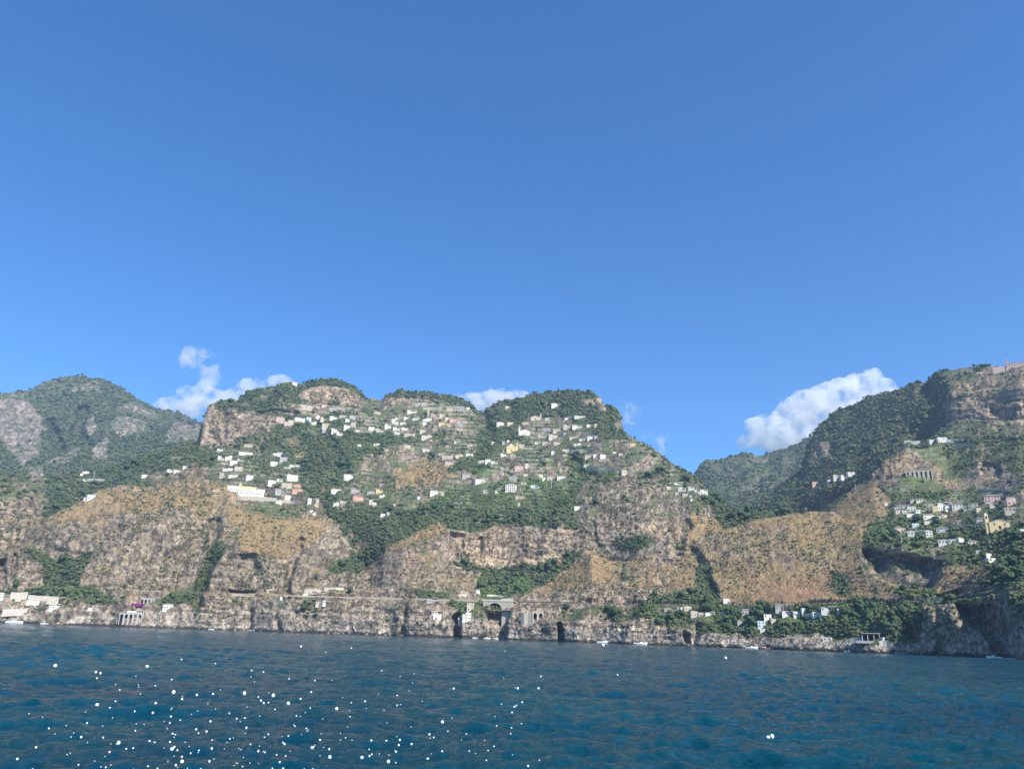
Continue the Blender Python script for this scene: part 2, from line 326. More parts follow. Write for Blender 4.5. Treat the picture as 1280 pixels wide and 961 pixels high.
# crags of the main hill
plot([(252, 556), (254, 512), (270, 504), (300, 506), (340, 518), (352, 524), (340, 540), (300, 548), (270, 560)], 2, veg=.1, gold=.0, warm=.35, bush=.8, terr=0)
plot([(262, 504), (300, 503), (302, 512), (268, 512)], 2, veg=.7)
plot([(296, 506), (312, 490), (362, 478), (392, 478), (385, 500), (350, 508), (300, 512)], 2, veg=.85, terr=0, warm=.1)
plot([(376, 484), (392, 481), (440, 484), (452, 500), (448, 506), (400, 502), (372, 498)], 2, veg=.08, warm=.85, terr=0, bush=.7)
plot([(384, 502), (450, 506), (445, 520), (360, 520), (345, 510)], 3, veg=.45, terr=.7, gold=.4)
plot([(478, 502), (486, 494), (505, 492), (508, 505), (480, 512)], 2, veg=.1, warm=.6, terr=0)
plot([(488, 490), (530, 487), (560, 495), (560, 502), (520, 500)], 2, veg=.85, terr=0)
plot([(600, 520), (640, 500), (740, 490), (780, 515), (782, 548), (745, 545), (700, 520), (620, 545)], 3, veg=.97, terr=0, gold=.0, lush=0, bush=.2)
plot([(728, 505), (742, 503), (742, 512), (730, 513)], 1.5, veg=.1, warm=1)
plot([(743, 502), (751, 499), (755, 516), (745, 518)], 1.5, veg=.1, warm=1)
plot([(766, 525), (776, 530), (778, 542), (770, 540)], 1.5, veg=.1, warm=.9)
plot([(790, 580), (805, 572), (818, 575), (815, 590), (792, 588)], 2, veg=.2, warm=.5)
plot([(340, 545), (440, 545), (560, 545), (470, 565), (430, 590), (440, 600), (400, 615), (385, 600), (350, 560)], 5, veg=1, terr=0, gold=0)
plot([(352, 550), (372, 548), (386, 575), (370, 575)], 4, veg=.4, gold=.6)
plot([(455, 568), (500, 556), (540, 566), (560, 580), (520, 580), (470, 590), (440, 600)], 4, veg=.4, warm=.4, terr=.2, bush=1)
plot([(494, 588), (535, 578), (566, 584), (572, 592), (540, 612), (494, 612)], 3, veg=.02, gold=.85, warm=.7, bush=1, terr=.2)
plot([(600, 540), (640, 545), (660, 552), (620, 560), (610, 590), (560, 590), (595, 565)], 4, veg=.95, terr=0)
plot([(560, 612), (620, 600), (730, 600), (725, 640), (520, 640)], 4, veg=.75, terr=.6, lush=.5)
plot([(595, 590), (640, 590), (632, 604), (600, 604)], 3, veg=.3, lush=1, terr=.5)
plot([(670, 575), (705, 575), (710, 595), (680, 595)], 3, veg=.4, lush=1, terr=.3)
plot([(712, 560), (735, 560), (732, 592), (740, 602), (722, 600), (708, 580)], 3, veg=1, terr=0)

plot([(358, 474), (440, 476), (458, 500), (449, 500), (436, 489), (400, 485), (380, 485), (360, 486)], 1.5, veg=.97)
plot([(478, 500), (490, 490), (508, 488), (507, 499), (486, 504)], 1.5, veg=.9)
plot([(-440, 495), (40, 493), (60, 478), (128, 472), (130, 482), (50, 500), (-440, 503)], 2, veg=.7)
for pl in ([(380, 752), (402, 752), (398, 780), (378, 776)], [(346, 756), (364, 756), (356, 768), (345, 766)], [(425, 757), (436, 754), (432, 764)], [(520, 742), (560, 740), (560, 752), (524, 752)],
           [(700, 762), (860, 752), (862, 784), (800, 778), (700, 778)], [(655, 768), (672, 768), (670, 782), (660, 784)], [(500, 760), (512, 760), (510, 772)], [(240, 752), (250, 752), (252, 770), (240, 770)]):
    plot(pl, 2, veg=.62, bush=.9, gold=.2)
plot([(858, 694), (862, 652), (870, 646), (1040, 637), (1085, 652), (1100, 690), (1140, 740), (1120, 756), (1060, 758), (900, 756)], 4, rough=.42)
plot([(60, 655), (125, 614), (250, 602), (330, 618), (430, 668), (390, 700), (300, 690), (180, 650), (90, 665)], 4, rough=.6)
plot([(660, 745), (700, 718), (738, 692), (780, 700), (860, 735), (780, 740)], 4, rough=.6)
plot([(1036, 640), (1082, 600), (1110, 598), (1120, 615), (1110, 650), (1085, 655)], 3, rough=.45)
# gullies, clefts and hollows that cut back into the rock (metres)
gully([(268, 655), (260, 685), (252, 720), (245, 755)], 8, 30)
gully([(252, 690), (262, 700)], 9, 12)
hollow([(300, 696), (318, 694), (324, 712), (306, 716)], 14)
hollow([(284, 737), (320, 739), (324, 750), (288, 750)], 16, 1.5)
gully([(312, 752), (310, 770), (313, 790)], 5, 11); gully([(346, 780), (349, 792)], 4, 6)
gully([(374, 675), (368, 700), (362, 725), (361, 750)], 4, 18)
gully([(440, 700), (430, 715), (400, 722)], 6, -8)
gully([(512, 740), (506, 765), (502, 794)], 3.5, 9)
hollow([(564, 772), (572, 764), (575, 798), (565, 798)], 20, 2)
hollow([(633, 766), (637, 766), (634, 782), (624, 784)], 7)
hollow([(697, 781), (701, 782), (704, 800), (695, 800)], 24, 1)
gully([(858, 656), (851, 672), (850, 692)], 7, 20); gully([(868, 690), (880, 715), (892, 745)], 6, 18)
gully([(872, 785), (868, 802)], 3, 10); hollow([(854, 792), (862, 793), (864, 804), (855, 803)], 12, 1)
hollow([(562, 668), (578, 668), (578, 690), (568, 690)], 16, 1.5); gully([(600, 675), (596, 695)], 4, 14)
hollow([(1080, 690), (1088, 688), (1150, 698), (1178, 706), (1170, 722), (1160, 738), (1130, 738), (1100, 722)], 42, 5)
hollow([(1196, 758), (1240, 762), (1262, 786), (1276, 822), (1248, 822), (1236, 800), (1212, 782)], 40, 7)
gully([(1158, 765), (1166, 800), (1160, 820)], 7, -12); gully([(1190, 775), (1205, 800), (1215, 822)], 7, -10); gully([(1262, 800), (1270, 822)], 6, -12)
hollow([(607, 766), (638, 766), (634, 800), (607, 800)], 15, 2)
hollow([(1172, 744), (1205, 738), (1212, 752), (1165, 756)], 14, 2)
hollow([(1128, 780), (1140, 782), (1146, 800), (1132, 800)], 14, 2)
gully([(640, 660), (735, 655)], 6, -6)
gully([(1160, 485), (1176, 505), (1170, 530), (1150, 548)], 13, 50)
hollow([(1235, 510), (1252, 512), (1250, 524), (1238, 524)], 14)
hollow([(1225, 580), (1248, 582), (1250, 600), (1228, 600)], 16)
gully([(300, 512), (330, 516), (368, 516)], 5, 26); gully([(340, 490), (330, 500), (322, 508)], 5, 16)
gully([(282, 512), (280, 550)], 3, 10); hollow([(262, 540), (272, 540), (276, 550), (264, 552)], 10)
gully([(600, 512), (612, 545), (600, 580), (560, 625), (500, 650)], 9, 22)
gully([(395, 530), (420, 570), (430, 600), (405, 625), (400, 640)], 9, 24)
gully([(712, 570), (728, 590), (745, 600)], 7, 20)
gully([(60, 690), (80, 700), (110, 700), (60, 735)], 8, 14)
gully([(235, 535), (205, 545), (200, 560)], 8, 70); gully([(60, 530), (75, 560)], 8, 70); gully([(105, 515), (95, 545), (110, 560)], 7, 60)
gully([(0, 708), (0, 740)], 5, 16); gully([(15, 700), (11, 740)], 3, 9)
plot([(-440, 764), (240, 766), (240, 800), (-440, 800)], 4, veg=.05, gold=.05, bush=.25)
plot([(604, 764), (640, 764), (640, 800), (604, 800)], 2, veg=.05, gold=.1, lush=0)
gully([(740, 655), (742, 665), (748, 685)], 3, 7)

def sample(key_arr, u, v):
    i = np.clip((u-GU[0])/2, 0, GU.size-1.001); j = np.clip((v-GV[0])/2, 0, GV.size-1.001)
    i0 = i.astype(int); j0 = j.astype(int); fi = i-i0; fj = j-j0
    A = key_arr
    return (A[i0, j0]*(1-fi)+A[i0+1, j0]*fi)*(1-fj)+(A[i0, j0+1]*(1-fi)+A[i0+1, j0+1]*fi)*fj
sc = np.clip(Rv/1200, .7, 3)
wu = fbm(X/60, Y/60, Z/60, 4, 21)*9; wv = fbm(X/60, Y/60, Z/60, 4, 27)*7
AT = {k: sample(MAP[k], PU+wu, PV+wv) for k in KEYS if k != 'push'}
AT['push'] = sample(MAP['push'], PU+wu*.6+fbm(X/13, Y/13, Z/13, 2, 28)*3, PV+wv*.6)
AT['veg'] = AT['veg']*np.where(Hv == 0, sstep(3, 13, Z+wu), 1)

# ------------------------------------------------------------------ relief
rockness = np.clip(1-AT['veg'], 0, 1)
sx, sy, sz = X/sc, Y/sc, Z/sc
big = fbm(sx/55, sy/55, sz/85, 2, 31, ridge=True)
flute = fbm(sx/19, sy/19, sz/27, 3, 37, ridge=True)
fine = fbm(sx/7.5, sy/7.5, sz/6., 4, 41, ridge=True, gain=.6)
lowz = np.clip((Z+2)/14, .12, 1)
bench = np.exp(-((Z-46)/2.2)**2)*(Hv == 0)
soft_ = 1-.5*np.clip(AT['gold'], 0, 1)
strata = vnoise(sx/45, sy/45, sz/3.6, 47)*1.7+vnoise(sx/25, sy/25, sz/8, 48)*1.8
amp = sc*AT['rough']*(big*8+(flute*4.2*soft_+fine*3.2+strata)*(.25+.75*rockness))*(1-.75*AT['terr'])*(1-.85*bench)
amp = amp*(.35+.65*lowz)
push = -AT['push']*(1-.8*bench*(AT['push'] < 20))*np.clip((Z+6)/8, .2, 1)
spur = np.clip(fbm(X/48, Y/48, 0, 3, 45)*26+6, 0, 26)*(Hv == 0)*sstep(43, 34, Z)*sstep(.2, .6, 1-AT['push']/20)
dist = (amp+push+spur)
X = X-np.sin(TH)[:, None]*dist*.86; Y = Y-np.cos(TH)[:, None]*dist*.86
Z = Z+amp*.42*np.clip((Z-1)/12, 0, 1)
# terraces: drystone steps
per = 6.0*np.clip(sc, 1, 2)
zz = (Z+fbm(X/120, Y/120, 0, 2, 51)*9)/per
fr = zz-np.floor(zz)
st = (sstep(.0, .38, fr)-fr)*per
tw = AT['terr']*sstep(-.5, .2, fbm(X/70, Y/70, 0, 2, 55)+.2)
Z = Z+st*tw*.95
wallm = (fr < .34)*tw

# slope of the real surface
def dd(A, ax):
    return np.gradient(A, axis=ax)
ax_, ay_, az_ = dd(X, 0), dd(Y, 0), dd(Z, 0); bx_, by_, bz_ = dd(X, 1), dd(Y, 1), dd(Z, 1)
nx = ay_*bz_-az_*by_; ny = az_*bx_-ax_*bz_; nz = ax_*by_-ay_*bx_
ln = np.sqrt(nx*nx+ny*ny+nz*nz)+1e-9
sg = np.sign(np.median(nz)); nx, ny, nz = nx/ln*sg, ny/ln*sg, nz/ln*sg
flat = np.clip(nz, 0, 1)

# ------------------------------------------------------------------ colours of rock, dry grass, scrub
def col(*c): return np.array(c, np.float32)
def mix(a, b, t):
    t = np.clip(t, 0, 1)
    return a*(1-t[..., None])+b*t[..., None]
sct = sc/np.clip(Rv/1200, .7, 1.5); sx, sy, sz = sx*sct, sy*sct, sz*sct
n1 = fbm(sx/14, sy/14, sz/14, 4, 61); n2 = fbm(sx/5, sy/5, sz/4.5, 3, 67); n3 = fbm(sx/40, sy/40, sz/40, 3, 71)
n6 = vnoise(sx/30, sy/30, sz/2.6, 77)
n4 = vnoise(sx/1.6, sy/1.6, sz/2.6, 73); n5 = vnoise(sx/3.2, sy/3.2, sz/3.2, 79)
one = np.ones(X.shape+(3,), np.float32)
rock = mix(one*col(.255, .212, .16), one*col(.385, .285, .19), np.clip(AT['warm']*.75+n3*.5, 0, 1))
rock = mix(rock, one*col(.56, .43, .28), np.clip(AT['warm']-.95+n1*.3, 0, 1))
farw = np.where(Hv == len(HILLS)-1, .55, 0.)
rock = mix(rock, one*col(.30, .275, .25), farw)
coastw = np.clip(1.25-Z/30, 0, 1)*(Hv == 0)*(1-AT['veg']*.7)
rock = mix(rock, one*col(.43, .37, .30), coastw*.7+.25*n3)
rock = rock*(1+.5*n2+.5*n4+.18*n1+.36*n5+.22*n6)[..., None]
crack = sstep(.3, .7, fbm(sx/9, sy/9, sz/8, 3, 83, ridge=True))
rock = rock*(1-.5*crack)[..., None]
gold = mix(one*col(.25, .175, .085), one*col(.325, .228, .115), n1+.4)
gold = mix(gold, one*col(.34, .185, .115), AT['red']+.35*n3-.05)
gold = gold*(1+.3*n4+.25*n2+.2*n5)[..., None]
green = mix(one*col(.054, .076, .036), one*col(.115, .125, .058), n1+.35)
green = mix(green, one*col(.11, .17, .05), AT['lush']*(.6+.8*n3))
green = green*(1+.3*n4+.2*n5)[..., None]
gmask = sstep(-.45, .5, (AT['gold']-.60)*1.3+n1*.75+n2*.5+(flat-.62)*1.1)
ground = mix(rock, gold, gmask)
vmask = sstep(-.12, .16, (AT['veg']-.5+.12*(Hv == len(HILLS)-1))*1.25+n1*(.8+.7*(Hv == len(HILLS)-1))+n2*(.3+.4*(Hv == len(HILLS)-1))+n5*.25+(flat-.6)*.55)
VM = vmask.ravel()
ground = mix(ground, green, vmask)
stone = one*col(.36, .31, .25)*(1+.35*n5)[..., None]
ground = mix(ground, stone, wallm*.5*sstep(-.1, .35, n3+n1*.5+.1))
wet = sstep(4.0, 1.2, Z+n5*1.2)
ground = mix(ground, one*col(.05, .045, .036), wet*(Z < 6))
ground = np.where((vmask > .5)[..., None], ground, ground*.9)
ground = np.clip(ground, .015, .8).astype(np.float32)

PU2, PV2 = project(X, Y, Z)
# ------------------------------------------------------------------ helpers for objects
def tag(o, label=None, cat=None, group=None, kind=None):
    if label: o['label'] = label
    if cat: o['category'] = cat
    if group: o['group'] = group
    if kind: o['kind'] = kind
    return o
def mesh_np(name, V, F, mats, smooth=False, attrs=None):
    me = bpy.data.meshes.new(name)
    V = np.ascontiguousarray(V, np.float32); F = np.ascontiguousarray(F, np.int32)
    k = F.shape[1]
    me.vertices.add(len(V)); me.vertices.foreach_set('co', V.ravel())
    me.loops.add(F.size); me.loops.foreach_set('vertex_index', F.ravel())
    me.polygons.add(len(F)); me.polygons.foreach_set('loop_start', np.arange(0, F.size, k, dtype=np.int32))
    try: me.polygons.foreach_set('loop_total', np.full(len(F), k, np.int32))
    except Exception: pass
    me.update(calc_edges=True)
    if smooth: me.polygons.foreach_set('use_smooth', np.ones(len(F), bool))
    for nm, A in (attrs or {}).items():
        at = me.attributes.new(nm, 'FLOAT_COLOR', 'POINT')
        B = np.ones((len(V), 4), np.float32); B[:, :3] = A; at.data.foreach_set('color', B.ravel())
    for mm in mats: me.materials.append(mm)
    return me
def link(name, me, parent=None):
    o = bpy.data.objects.new(name, me); C.objects.link(o)
    if parent: o.parent = parent
    return o
def newmat(name):
    mt = bpy.data.materials.new(name); mt.use_nodes = True
    nt = mt.node_tree; b = nt.nodes['Principled BSDF']
    return mt, nt, b
def N(nt, t, **kw):
    n = nt.nodes.new(t)
    for k, v in kw.items():
        if k.startswith('i_'):
            key = k[2:]; n.inputs[int(key) if key.isdigit() else key.replace('_', ' ')].default_value = v
        else: setattr(n, k, v)
    return n
def cover_mat(name, rough=.95, scale=.5, amt=.45, bump=1.0):
    mt, nt, b = newmat(name); L = nt.links
    at = N(nt, 'ShaderNodeAttribute', attribute_name='tint')
    geo = N(nt, 'ShaderNodeNewGeometry')
    no = N(nt, 'ShaderNodeTexNoise'); no.inputs['Scale'].default_value = scale; no.inputs['Detail'].default_value = 4
    L.new(geo.outputs['Position'], no.inputs['Vector'])
    mr = N(nt, 'ShaderNodeMapRange'); mr.inputs['From Min'].default_value = .3; mr.inputs['From Max'].default_value = .7
    mr.inputs['To Min'].default_value = 1-amt; mr.inputs['To Max'].default_value = 1+amt
    L.new(no.outputs['Fac'], mr.inputs['Value'])
    mx = N(nt, 'ShaderNodeVectorMath', operation='SCALE'); L.new(at.outputs['Color'], mx.inputs[0]); L.new(mr.outputs['Result'], mx.inputs['Scale'])
    L.new(mx.outputs['Vector'], b.inputs['Base Color'])
    b.inputs['Roughness'].default_value = rough; b.inputs['Specular IOR Level'].default_value = .15
    if bump:
        bm = N(nt, 'ShaderNodeBump'); bm.inputs['Strength'].default_value = bump; bm.inputs['Distance'].default_value = 2.2
        L.new(no.outputs['Fac'], bm.inputs['Height']); L.new(bm.outputs['Normal'], b.inputs['Normal'])
    return mt
M_land = cover_mat('rock_and_scrub'); M_leaf = cover_mat('foliage', .8, 1.2, .45, 0)

# ------------------------------------------------------------------ terrain objects
idx = np.arange(NT*NR).reshape(NT, NR)
q = np.stack([idx[:-1, :-1], idx[1:, :-1], idx[1:, 1:], idx[:-1, 1:]], -1)
hq = Hv[:-1, :-1]
V3 = np.stack([X, Y, Z], -1).reshape(-1, 3); T3 = ground.reshape(-1, 3)
def sub(name, mask, label):
    F = q[mask]
    u_, inv = np.unique(F, return_inverse=True)
    me = mesh_np(name, V3[u_], inv.reshape(F.shape), [M_land], True, {'tint': T3[u_]})
    o = link(name, me); tag(o, label, None, None, 'structure'); return o
nH = len(HILLS)
sub('far_mountain', hq == nH-1, 'hazy blue green mountain with pale crags at far left')
sub('mountain', (hq == nH-2) | (hq == nH-3), 'wooded mountain rising on the right behind the golden hill')
sub('hills', hq < nH-3, 'steep terraced coast hills and grey cliffs above the sea')

# nearest surface behind each picture column and row, to stand things on the ground
ZB = np.full((2200, 460), -1, np.int64); ZR = np.full((2200, 460), 1e9)
ui = (PU2+440).astype(int).ravel(); vi = (PV2-410).astype(int).ravel()
ok = (ui >= 0) & (ui < 2200) & (vi >= 0) & (vi < 460)
rr_ = np.hypot(X, Y).ravel(); order = np.argsort(-rr_[ok]); kk = np.nonzero(ok)[0][order]
ZB[ui[kk], vi[kk]] = kk; ZR[ui[kk], vi[kk]] = rr_[kk]
def hit(u, v):
    i, j = int(u+440), int(v-410)
    for rad in range(0, 6):
        w = ZB[i-rad:i+rad+1, j-rad:j+rad+1]; g = w[w >= 0]
        if g.size:
            rs = rr_[g]; near = rs < rs.min()+40
            cc = g[near]; k = cc[np.argmin(np.hypot(PU2.ravel()[cc]-u, PV2.ravel()[cc]-v))]
            return V3[k].copy()
    raise ValueError((u, v))
def on_ray(u, v, r):
    th, tp = ray(u, v); return np.array([math.sin(th)*r, math.cos(th)*r, CAMH+r*float(tp)])
visr = np.where(ok, ZR[np.clip(ui, 0, 2199), np.clip(vi, 0, 459)], 1e9)
visible = (ok & (rr_ < visr*1.02+25)).reshape(NT, NR)

# ------------------------------------------------------------------ trees and shrubs
import bmesh
def crown_variant(seed, sub_, lumps):
    bm = bmesh.new(); rnd = random.Random(seed)
    for k in range(lumps):
        s = 1.0 if lumps == 1 else rnd.uniform(.42, .68)
        off = (0, 0, .55) if lumps == 1 else (rnd.uniform(-.5, .5), rnd.uniform(-.5, .5), rnd.uniform(.35, .95))
        r = bmesh.ops.create_icosphere(bm, subdivisions=sub_, radius=1.0)
        for v in r['verts']:
            p = v.co.copy(); n = p.normalized()
            j = 1+rnd.uniform(-.26, .26)
            v.co = Vector((n.x*s*j+off[0], n.y*s*j+off[1], n.z*s*.82*j+off[2]))
    bmesh.ops.triangulate(bm, faces=bm.faces)
    V = np.array([v.co for v in bm.verts], np.float32); F = np.array([[v.index for v in f.verts] for f in bm.faces], np.int32)
    bm.free(); return V, F
VAR_T = [crown_variant(i, 1, 3) for i in range(6)]
VAR_B = [crown_variant(20+i, 1, 1) for i in range(5)]
def scatter(name, P, S, TC, variants, mat, H=1.0):
    Vs, Fs, Ts = [], [], []; base = 0
    which = RNG.randint(0, len(variants), len(P)); ang = RNG.rand(len(P))*6.283
    for w, (V, F) in enumerate(variants):
        s = which == w; n = s.sum()
        if not n: continue
        c, d = np.cos(ang[s])[:, None], np.sin(ang[s])[:, None]
        vx = V[None, :, 0]*c-V[None, :, 1]*d; vy = V[None, :, 0]*d+V[None, :, 1]*c; vz = np.repeat(V[None, :, 2], n, 0)*H
        st_ = RNG.uniform(.85, 1.25, (n, 1))
        A = np.stack([vx, vy, vz*st_], -1)*S[s][:, None, None]+P[s][:, None, :]
        Vs.append(A.reshape(-1, 3)); Fs.append((F[None]+(np.arange(n)*len(V))[:, None, None]+base).reshape(-1, 3))
        Ts.append(np.repeat(TC[s], len(V), 0)*RNG.uniform(.8, 1.25, (n*len(V), 1))); base += n*len(V)
    me = mesh_np(name, np.concatenate(Vs), np.concatenate(Fs), [mat], False, {'tint': np.concatenate(Ts)})
    return link(name, me)
HOUSE_ZONES = []   # (u0,u1,v0,v1) kept clear of trees, filled before planting
# ------------------------------------------------------------------ simple solid builder
class MB:
    def __init__(s): s.bm = bmesh.new()
    def box(s, x0, x1, y0, y1, z0, z1):
        vs = [s.bm.verts.new(p) for p in ((x0, y0, z0), (x1, y0, z0), (x1, y1, z0), (x0, y1, z0), (x0, y0, z1), (x1, y0, z1), (x1, y1, z1), (x0, y1, z1))]
        for f in ((0, 3, 2, 1), (4, 5, 6, 7), (0, 1, 5, 4), (1, 2, 6, 5), (2, 3, 7, 6), (3, 0, 4, 7)): s.bm.faces.new([vs[i] for i in f])
        return s
    def prism(s, prof, y0, y1):      # profile in x,z pushed along y
        n = len(prof)
        a = [s.bm.verts.new((x, y0, z)) for x, z in prof]; b = [s.bm.verts.new((x, y1, z)) for x, z in prof]
        s.bm.faces.new(a); s.bm.faces.new(b[::-1])
        for i in range(n): s.bm.faces.new([a[i], b[i], b[(i+1) % n], a[(i+1) % n]])
        return s
    def prismx(s, prof, x0, x1):     # profile in y,z pushed along x
        n = len(prof)
        a = [s.bm.verts.new((x0, y, z)) for y, z in prof]; b = [s.bm.verts.new((x1, y, z)) for y, z in prof]
        s.bm.faces.new(a); s.bm.faces.new(b[::-1])
        for i in range(n): s.bm.faces.new([a[i], b[i], b[(i+1) % n], a[(i+1) % n]])
        return s
    def hip(s, x0, x1, y0, y1, z0, z1, rx):
        c = [s.bm.verts.new(p) for p in ((x0, y0, z0), (x1, y0, z0), (x1, y1, z0), (x0, y1, z0))]
        ym = (y0+y1)/2; a = s.bm.verts.new((x0+rx, ym, z1)); b = s.bm.verts.new((x1-rx, ym, z1))
        s.bm.faces.new([c[0], c[1], b, a]); s.bm.faces.new([c[2], c[3], a, b]); s.bm.faces.new([c[1], c[2], b]); s.bm.faces.new([c[3], c[0], a])
        s.bm.faces.new([c[3], c[2], c[1], c[0]]); return s
    def build(s, name, mat, parent=None, bevel=0):
        bmesh.ops.recalc_face_normals(s.bm, faces=s.bm.faces)
        me = bpy.data.meshes.new(name); s.bm.to_mesh(me); s.bm.free(); me.materials.append(mat)
        return link(name, me, parent)
def paint(name, c, rough=.85, var=.16, scale=.5):
    mt, nt, b = newmat(name); L = nt.links
    geo = N(nt, 'ShaderNodeNewGeometry')
    no = N(nt, 'ShaderNodeTexNoise'); no.inputs['Scale'].default_value = scale; no.inputs['Detail'].default_value = 5
    L.new(geo.outputs['Position'], no.inputs['Vector'])
    rp = N(nt, 'ShaderNodeValToRGB'); rp.color_ramp.elements[0].position = .3; rp.color_ramp.elements[1].position = .65
    rp.color_ramp.elements[0].color = tuple(x*(1-var) for x in c)+(1,); rp.color_ramp.elements[1].color = tuple(min(x*(1+var*.3), .9) for x in c)+(1,)
    L.new(no.outputs['Fac'], rp.inputs['Fac']); L.new(rp.outputs['Color'], b.inputs['Base Color'])
    b.inputs['Roughness'].default_value = rough; b.inputs['Specular IOR Level'].default_value = .2
    return mt
PAL = dict(white=(.72, .675, .59), cream=(.56, .48, .37), yellow=(.62, .48, .27), pink=(.62, .44, .37), salmon=(.66, .38, .28),
           beige=(.50, .43, .34), grey=(.42, .40, .37), tan=(.52, .41, .27), blue=(.66, .72, .74), brown=(.38, .29, .24))
WALL = {k: paint('plaster_'+k, c) for k, c in PAL.items()}
M_roofw = paint('pale_roof', (.58, .55, .50)); M_tile = paint('clay_tile', (.40, .24, .17)); M_gtile = paint('weathered_tile', (.30, .26, .22))
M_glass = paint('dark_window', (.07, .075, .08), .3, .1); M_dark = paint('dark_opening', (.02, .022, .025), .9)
M_metal = paint('painted_metal', (.55, .56, .56), .5)
SIZEW = {}
def window_mesh(w, h, mat):
    k = (round(w, 2), round(h, 2), mat.name)
    if k not in SIZEW:
        b = MB().box(-w/2, w/2, -.10, .25, 0, h); bmesh.ops.recalc_face_normals(b.bm, faces=b.bm.faces)
        me = bpy.data.meshes.new('window'); b.bm.to_mesh(me); b.bm.free(); me.materials.append(mat); SIZEW[k] = me
    return SIZEW[k]
def stand(name, P, yaw):
    o = bpy.data.objects.new(name, None); C.objects.link(o); o.empty_display_size = 1
    th = math.atan2(P[0], P[1]); o.location = P; o.rotation_euler = (0, 0, -th+yaw); return o   # local -y looks out to sea
OCC = []
def house(u, v, w, h, colr='white', roof='flat', kind='house', yaw=None, win=True, depth=None, style=None):
    P = hit(u, v-.6); r = math.hypot(P[0], P[1])
    kx = r/FPX*1.02
    # metres per photo px grows away from the axis
    W_ = max(w*kx*.9, 3.0); H_ = max(h*kx*.84, 2.8); Dp = depth or min(max(W_*.6, 6.0), 13.0)
    rnd = random.Random(int(u*31+v*7))
    yw = rnd.uniform(-.25, .42)+(.12 if u > 900 else 0) if yaw is None else yaw
    if w > 18: yw *= .4
    P = P-np.array([math.sin(math.atan2(P[0], P[1])), math.cos(math.atan2(P[0], P[1])), 0])*.3
    root = stand(kind, P, yw)
    OCC.append((u-w/2-1.5, u+w/2+1.5, v-h-1, v+(2.4+900/r if v < 735 else 7.5), r))
    wm = WALL[colr]; x0, x1 = -W_/2, W_/2
    b = MB()
    if roof == 'flat' and W_ > 9 and style != 'plain':      # a body with a set-back upper block or a wing
        cut = rnd.uniform(.35, .65); s = rnd.random() < .5; lowh = H_*rnd.choice([.62, .72, 1.0])
        xm = x0+W_*cut
        ha, hb = (H_, lowh) if s else (lowh, H_)
        b.box(x0, xm, 0, Dp, -4.5, ha); b.box(xm+.003, x1, rnd.choice([-.9, .6, 1.2]), Dp-.6, -4.5, hb)
        segs = [(x0, xm, ha, 0), (xm, x1, hb, None)]
        for (a, c, hh, _) in segs:
            b.box(a-.12, c+.12 if c == x1 else c-.01, -.12 if a == x0 else -1.02, .25, hh, hh+.45)
        tops = [(x0, xm, ha), (xm, x1, hb)]
    else:
        b.box(x0, x1, 0, Dp, -4.5, H_); tops = [(x0, x1, H_)]
    b.build('wall', wm, root)
    rb = MB()
    if roof == 'flat':
        for a, c, hh in tops: rb.box(a+.1, c-.1, .3, Dp-.8, hh+.003, hh+.22)
        rb.build('roof', M_roofw, root)
    elif roof == 'vault':
        n = max(1, int(W_/6)); ww = W_/n
        for i in range(n):
            prof = [(x0+ww*i+ww/2-ww/2*math.cos(t*math.pi/8), H_+.003+ww*.30*math.sin(t*math.pi/8)) for t in range(9)]
            rb.prism(prof, -.1, Dp)
        rb.build('roof', M_roofw if colr != 'white' else wm, root)
    else:
        rb.hip(x0-.5, x1+.5, -.5, Dp+.5, H_+.003, H_+min(2.4, Dp*.2), min(W_*.3, Dp*.5))
        rb.build('roof', M_tile if roof == 'tile' else M_gtile, root)
    if win and W_ > 6:
        fl = max(1, int(round(H_/3.2))); nx_ = max(2, min(9, int(W_/2.9)))
        made = 0
        for f in range(min(fl, 4)):
            for i in range(nx_):
                if rnd.random() < .22: continue
                wx = x0+(i+.5)*W_/nx_; z = f*H_/fl+.75
                top = [hh for a, c, hh in tops if a <= wx <= c][0]
                if z+1.9 > top: continue
                wn = link('window', window_mesh(1.05 if f or rnd.random() < .6 else 1.6, 1.5, M_glass), root)
                if len(tops) == 2 and wx > tops[0][1]:
                    yy = b_off(rnd, root)
                    wn.location = (wx, yy, z)
                else: wn.location = (wx, 0, z)
                made += 1
    return root, dict(u=u, v=v, w=w, h=h, col=colr, roof=roof, root=root, W=W_, H=H_, D=Dp, r=r)
def b_off(rnd, root):      # front plane of the wing, read back from the wall mesh
    me = [c for c in root.children if c.name.startswith('wall')][0].data
    if 'wy' not in me: me['wy'] = float(me.vertices[8].co.y)
    return me['wy']
w_, c_, y_, p_, s_, b_, g_, t_, l_ = 'white', 'cream', 'yellow', 'pink', 'salmon', 'beige', 'grey', 'tan', 'blue'
f_, i_, k_, a_ = 'flat', 'tile', 'gtile', 'vault'
